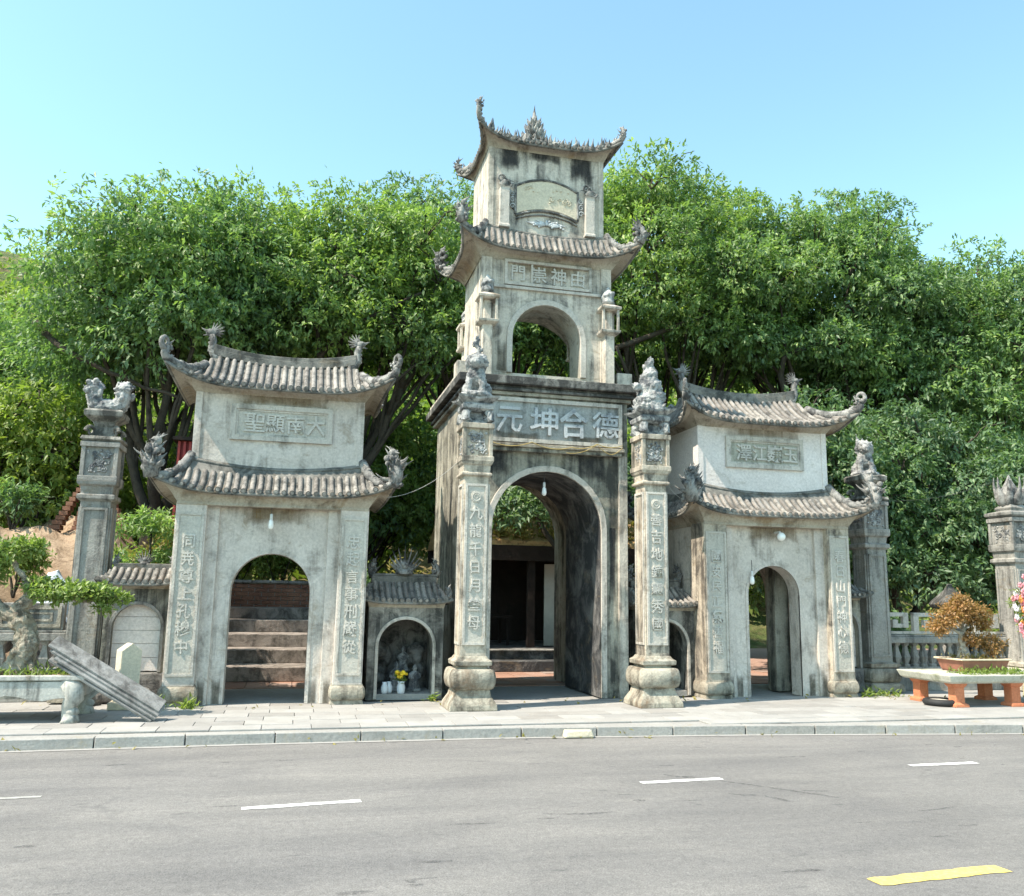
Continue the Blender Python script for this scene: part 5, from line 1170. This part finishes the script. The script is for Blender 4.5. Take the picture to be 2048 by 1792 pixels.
boulder(-4.85, 16.3, .75, 'big dark rock behind the bonsai, under the white tarpaulin', seed=9, z=.65); B(-5.4, -4.3, 15.9, 16.8, -.03, .75).build('rock_base', 'rock', bpy.data.objects['boulder.002'] if 'boulder.002' in bpy.data.objects else None, bevel=.05) if False else None
rb = thing('red_pavilion', 'red slatted wall glimpsed behind the left gate roof, among branches', 'building', (-1.85, 19.9, 0))
B(-.75, .42, .02, .3, 0, 4.88).build('wall', 'red_paint', rb)
for i in range(10): B(-.74 + .115 * i, -.69 + .115 * i, -.06, .018, 3.2, 4.86).build('slat', 'red_paint', rb)
B(-.85, .52, -.15, .45, 4.88, 4.95).build('eave', 'dark_wood', rb)
wb = thing('white_house', 'small white wall of a house beyond the bank, right of phoenix pillar', 'building', (-3.55, 25.5, 0)); B(-.55, .3, 0, 1.2, 0, 4.35).build('wall', 'plaster_pale', wb); B(-.65, .4, -.1, 1.3, 4.35, 4.45).build('roof', 'old_stone', wb); B(-.3, .05, -.02, .0, 3.2, 3.9).build('window', 'blue_metal', wb)
bpole = MB().lathe(0, 0, [(0, .03), (2.6, .022)], 7).build('bamboo_pole', 'bamboo', None, True, loc=(-6.25, 19.6, 2.7)); tag(bpole, 'thin pale pole standing on the soil bank at left', 'pole')
# stele glimpsed behind the rust bonsai
sl_ = thing('stone_stele', 'dark carved stele with roofed cap behind the right balustrade', 'stele', (13.35, 15.5, -.38))
B(-.22, .22, -.12, .12, 0, 1.9).build('body', 'old_stone', sl_, bevel=.03); MB().square(0, 0, [(1.9, .3), (1.98, .34), (2.05, .3), (2.3, .1), (2.4, .05)], -.08).build('cap', 'cornice_black', sl_, bevel=.02); B(-.32, .32, -.22, .22, 0, .35).build('foot', 'old_stone', sl_, bevel=.03)

# ================================================================== trees and shrubs
def tree(name, label, X, Y, zb, zt, rx, ry, n, mat, R_=1.25, per=215, leaf=.145, limbs=(), group='big trees behind the gates', seed=0, dens=11, fork=None, trunk=.30, base=0, low=.15):
    global RNG
    RNG = np.random.default_rng(900 + seed); random.seed(900 + seed); t = thing(name, label, 'tree', (X, Y, base), group)
    zc = (zb + zt) / 2; rz = (zt - zb) / 2; pf = []
    g_ = np.pi * (3 - 5 ** .5)
    n = int(n * 1.3)
    for i in range(n):
        h = 1 - 2 * (i + .5) / n; h = h if h > -.75 else -.75 * random.random(); a = i * g_ + random.uniform(-.3, .3); r = math.sqrt(max(0, 1 - h * h)); k = random.uniform(.62, 1.0)
        pf.append((rx * r * math.cos(a) * k, ry * r * math.sin(a) * k, zc - base + h * rz * k * .9))
    fk = fork or (zb - base) * .60
    m = MB(); limb(m, [(0, 0, -.1), (.1, 0, fk * .4), (-.12, .05, fk * .8), (0, 0, fk)], trunk, trunk * .75, 9, .03)
    ng = 6; groups = [[] for _ in range(ng)]
    for p in pf: groups[int((math.atan2(p[1], p[0]) + math.pi) / (2 * math.pi) * ng) % ng].append(p)
    for gp in groups:
        if not gp: continue
        c = sum((Vector(p) for p in gp), Vector()) / len(gp); hub = Vector((c.x * .62, c.y * .62, fk + (c.z - fk) * .50)); st_ = Vector((0, 0, fk * random.uniform(.72, 1.0)))
        mp = limb(m, [tuple(st_), tuple(st_.lerp(hub, .5) + Vector((random.uniform(-.3, .3), random.uniform(-.3, .3), random.uniform(-.35, .1)))), tuple(hub)], trunk * .5, trunk * .28, 7, .05)
        for p in gp:
            q = Vector(p); o = mp[random.randint(len(mp) // 2, len(mp) - 1)]
            limb(m, [tuple(o), tuple(o.lerp(q, .5) + Vector((random.uniform(-.3, .3), random.uniform(-.3, .3), random.uniform(-.1, .35)))), tuple(q)], trunk * .22, .02, 6, .05)
            for s in range(4):
                e = q + Vector((random.uniform(-1, 1), random.uniform(-1, 1), random.uniform(-.3, .7))) * R_ * .8; limb(m, [tuple(q * .95 + o * .05), tuple((q + e) / 2 + Vector((0, 0, .12))), tuple(e)], .03, .008, 5, .03)
    for path, r in limbs: limb(m, path, r, r * .35, 8, .04)
    m.build('trunk', 'bark', t, True)
    cs = []; ds = []
    for p in pf:
        r = R_ * random.uniform(.72, 1.2); c, d = puff(p, (r * 1.35, r * 1.15, r * .60), int(per * (r / R_) ** 2), .35); cs.append(c); ds.append(d)
    leaf_mesh('crown', np.concatenate(cs), np.concatenate(ds), dens, leaf, mat, t, .7, .9, .42, .06)
    return t
W3 = lambda X, Y: (lambda *p: [(a - X, b - Y, c) for a, b, c in p])
tree('broadleaf_tree', 'tree at far left edge of the row, lowest in the skyline', -10.4, 26.6, 5.0, 9.7, 4.2, 2.4, 26, 'leaf_yellowgreen', seed=1, limbs=((W3(-10.6, 26.6)((-10.6, 26.6, 3.6), (-8.2, 24, 5.0), (-5.4, 22.9, 5.2), (-3.0, 22.6, 5.9)), .09),))
w = W3(-3.1, 21.4)
tree('broadleaf_tree', 'broad tree above the phoenix pillar with a thick limb reaching right', -3.1, 21.4, 5.8, 11.2, 2.8, 2.4, 26, 'leaf_tree', seed=2, limbs=((w((-6.0, 21, 7.6), (-5.1, 20.2, 6.8), (-3.8, 20, 6.2), (-2.2, 20, 5.75)), .085),))
w = W3(1.0, 22.6)
tree('broadleaf_tree', 'tree between left gate and tower with a pale slanting branch', 1.0, 22.6, 6.8, 12.2, 4.1, 2.7, 30, 'leaf_yellowgreen', seed=3, limbs=((w((1.0, 22.4, 4.8), (.2, 21.2, 6.6), (.9, 20.6, 7.9), (2.7, 20.4, 9.0)), .09), (w((.9, 22, 5.2), (-.6, 21, 6.6), (-1.6, 20.6, 7.9), (-2.2, 20.6, 9.0)), .08), (w((1.2, 22, 5), (2.0, 21, 6.6), (3.2, 20.6, 7.6)), .07)))
tree('broadleaf_tree', 'tree directly behind the tower, framed by the window arch', 5.2, 24.4, 6.6, 14.3, 3.6, 2.6, 26, 'leaf_tree', seed=4)
w = W3(10.3, 22.6)
tree('broadleaf_tree', 'tallest tree, rising just right of the tower', 10.3, 22.6, 7.0, 14.8, 3.7, 2.8, 32, 'leaf_yellowgreen', seed=5, limbs=((w((10.3, 22.4, 5), (8.9, 21.5, 7.0), (8.0, 20.8, 8.2)), .10), (w((8.0, 21, 8.2), (10.2, 20.6, 9.1), (11.5, 20.8, 10.1), (12.0, 21, 11.2)), .08)))
w = W3(15.0, 21.8)
tree('broadleaf_tree', 'rounded tree above the right gate with a dark slanting limb', 15.0, 21.8, 6.6, 13.7, 4.1, 2.8, 34, 'leaf_tree', seed=6, limbs=((w((14.6, 21.2, 4.5), (12.6, 20.4, 7.7), (13.8, 20.2, 8.7), (15.3, 20.2, 9.7)), .11),))
tree('broadleaf_tree', 'tree at far right edge of the row', 18.5, 20.8, 4.8, 12.3, 4.3, 2.8, 34, 'leaf_tree', seed=7)
tree('understorey_tree', 'dark leafy tree close behind the right gate roof', 11.9, 18.9, .6, 7.0, 1.9, 1.5, 18, 'leaf_dark', 1.0, 150, .14, group='dark lower trees behind the right wall', seed=8, trunk=.14, fork=1.2)
tree('understorey_tree', 'dark leafy tree between lion pillar and lotus-bud pillar', 14.7, 18.6, .4, 7.2, 2.2, 1.5, 22, 'leaf_dark', 1.05, 150, .14, group='dark lower trees behind the right wall', seed=9, trunk=.14, fork=1.2)
tree('understorey_tree', 'dark leafy tree behind the lotus-bud pillar', 17.9, 18.4, .4, 6.6, 2.2, 1.5, 20, 'leaf_dark', 1.05, 150, .14, group='dark lower trees behind the right wall', seed=10, trunk=.14, fork=1.2)
tree('understorey_tree', 'shady tree low behind the left gate and shrine', 1.6, 26.5, 2.0, 7.6, 3.0, 1.6, 18, 'leaf_tree', 1.2, 90, .18, group='lower trees behind the court', seed=11, trunk=.16)
tree('understorey_tree', 'shady tree low behind the pavilion', 7.0, 27.5, 2.2, 8.4, 3.2, 1.6, 18, 'leaf_dark', 1.25, 90, .18, group='lower trees behind the court', seed=12, trunk=.16)
tree('understorey_tree', 'sunlit tree low behind the soil bank at left', -6.9, 22.9, 2.6, 6.6, 2.6, 1.4, 18, 'leaf_fresh', 1.2, 90, .18, group='lower trees behind the court', seed=13, trunk=.16)
tree('understorey_tree', 'dark tree low behind the right gate doorway', 10.6, 25.2, .8, 6.5, 2.8, 1.6, 18, 'leaf_dark', 1.2, 90, .18, group='lower trees behind the court', seed=14, trunk=.16)
tree('understorey_tree', 'leafy tree filling the gap between phoenix pillar and left gate roof', -3.6, 25.6, 2.0, 6.6, 2.6, 1.5, 18, 'leaf_fresh', 1.15, 110, .16, group='lower trees behind the court', seed=15, trunk=.14)
tree('understorey_tree', 'leafy tree filling the gap between left gate and tower', 1.6, 25.8, 2.4, 7.0, 2.3, 1.4, 16, 'leaf_fresh', 1.15, 110, .16, group='lower trees behind the court', seed=16, trunk=.14)
def shrub(X, Y, z, r, h, mat, label, seed, n=120, leaf=.13, stem=.3, dens=8):
    global RNG
    RNG = np.random.default_rng(500 + seed); t = thing('shrub', label, 'shrub', (X, Y, z)); m = MB()
    for i in range(5): a = i * 1.3; limb(m, [(0, 0, -.25), (.2 * r * math.cos(a), .2 * r * math.sin(a), stem), (.6 * r * math.cos(a), .6 * r * math.sin(a), stem + h * .5)], .025, .01, 5, .02)
    m.build('stems', 'bark', t, True); cs = []; ds = []
    for i in range(4): p, d = puff((random.uniform(-.4, .4) * r, random.uniform(-.3, .3) * r, stem + h * random.uniform(.35, .75)), (r * .7, r * .6, h * .4), n // 3, .2); cs.append(p); ds.append(d)
    leaf_mesh('foliage', np.concatenate(cs), np.concatenate(ds), dens, leaf, mat, t, .8, .4, .34, .06)
for i_, (x_, y_, z_) in enumerate(((-6.6, 18.2, 1.9), (-5.6, 19.6, 2.9), (-7.6, 19.4, 2.9), (-5.0, 18.0, 1.7))): shrub(x_, y_, z_, .55, .7, ('leaf_fresh', 'leaf_tree', 'leaf_dry', 'leaf_fresh')[i_], ['bright green weed clump low on the soil bank, above the bonsai', 'leafy clump on top of the soil bank beside the brick pier', 'dry weed clump on the crest of the soil bank at far left', 'small green clump on the soil bank near the phoenix pillar'][i_], 60 + i_, 110, .13, .15)
shrub(-2.45, 16.2, 0, .55, 1.4, 'leaf_dry', 'straw-yellow shrub behind the tiled niche wall, left of left gate', 1, 150, .16, .9)
shrub(-1.95, 16.6, 0, .5, 1.2, 'leaf_fresh', 'fresh green shrub behind niche wall, touching left gate column', 2, 150, .14, 1.0)
shrub(-3.0, 17.4, .9, .6, 1.1, 'leaf_fresh', 'green shrub on the bank right behind the phoenix pillar', 3, 150, .14, .5)
shrub(-2.3, 17.6, 1.2, .5, 1.0, 'leaf_dry', 'dry yellow shrub on the bank between phoenix pillar and left gate', 4, 120, .14, .5)
sp = thing('sapling', 'thin dark sapling with flat green crown between phoenix pillar and left gate', 'tree', (-2.35, 15.6, 0)); m = MB(); limb(m, [(0, 0, -.05), (.03, 0, 1.2), (0, 0, 2.6)], .035, .02, 6, .01); m.build('trunk', 'bark', sp, True)
cs = []; ds = []
for c in ((-.35, 0, 2.72), (.30, 0, 2.66), (0, .1, 2.85), (-.1, 0, 2.1), (.35, .1, 2.25)): p, d = puff(c, (.45, .4, .14), 60, .2); cs.append(p); ds.append(d)
leaf_mesh('crown', np.concatenate(cs), np.concatenate(ds), 7, .11, 'leaf_tree', sp, .8, .2, .32, .04)
for i in range(3): shrub(-1.4 + 1.1 * i, 22.7, 1.75, .8, 1.3, 'leaf_fresh', ['leafy shrub at left above the brick retaining wall, inside left doorway', 'leafy shrub in the middle above the retaining wall, inside left doorway', 'leafy shrub at right above the retaining wall, inside left doorway'][i], 20 + i, 260, .15, .1)
for i, (X, Y, z, r, h, mat, lb) in enumerate(((3.5, 19.2, 0, .5, .6, 'leaf_dark', 'dark low shrub left of the terrace step, inside the main arch'), (1.7, 16.6, 0, .6, 1.6, 'leaf_dark', 'dark shrub behind the left shrine'), (1.2, 18.2, 0, .8, 2.2, 'leaf_tree', 'taller shrub behind the left shrine, near the gate wall'), (2.2, 19, 0, .7, 2.0, 'leaf_dry', 'dry-leaved shrub behind left shrine beside the tower'), (15.6, 16.2, 0, .7, 1.6, 'leaf_fresh', 'bright green shrub behind the right balustrade, near lotus-bud pillar'), (12.4, 16.4, 0, .7, 1.2, 'leaf_dark', 'dark shrub behind the key-pattern balustrade'), (9.6, 20.2, 0, .9, 1.8, 'leaf_dark', 'dark shrub seen through the right doorway'))): shrub(X, Y, z, r, h, mat, lb, 30 + i, 170, .15, .2)
# distant wood closing the view on the hillside
RNG = np.random.default_rng(77); cs = []; ds = []
for i in range(760):
    y = 30 + 48 * RNG.random() ** 1.3; x = y * RNG.uniform(-.55, 1.15); z = -.1 + (y - 28) * .58 + 1.6 * math.sin(x * .09 + 1) + RNG.uniform(.2, 2.2); q = .9 + .025 * (y - 30); p, d = puff((x, y, z), (1.9 * q, 1.6 * q, 1.3 * q), 34, .3); cs.append(p); ds.append(d)
struct(leaf_mesh('distant_wood', np.concatenate(cs), np.concatenate(ds), 5, .46, 'leaf_fresh', None, .8, .5, .5, .2), 'stuff')
# weeds in the joints at the foot of the gates
RNG = np.random.default_rng(5); g_ = [(x, y, 0) for x, y in ((-1.32, 13.30), (-1.28, 13.31), (-1.36, 13.32), (9.95, 13.6), (10.2, 13.62), (10.4, 13.55), (10.05, 13.7), (-1.7, 13.25), (2.2, 13.75), (9.8, 13.5))]
struct(leaf_mesh('weeds', np.repeat(np.array(g_, float), 5, 0), [(0, 0, 1)] * 50, 7, .11, 'leaf_fresh', None, .6, .1, .25, .05), 'stuff')

RNG = np.random.default_rng(6); N_ = 90; lx = RNG.uniform(-5.5, 13, N_); ly = np.where(RNG.random(N_) < .5, RNG.uniform(13.0, 13.7, N_), np.array([kerb_y(a) for a in lx]) - RNG.uniform(.0, .22, N_)); lz = np.where(ly > 12, .012, ZR + .012)
struct(leaf_mesh('fallen_leaves', np.stack([lx, ly, lz], 1), [(0, 0, .1)] * N_, 2, .07, 'leaf_dry', None, .25, .0, .5, .03), 'stuff')
bpy.data.objects['fallen_leaves'].location.z += 0
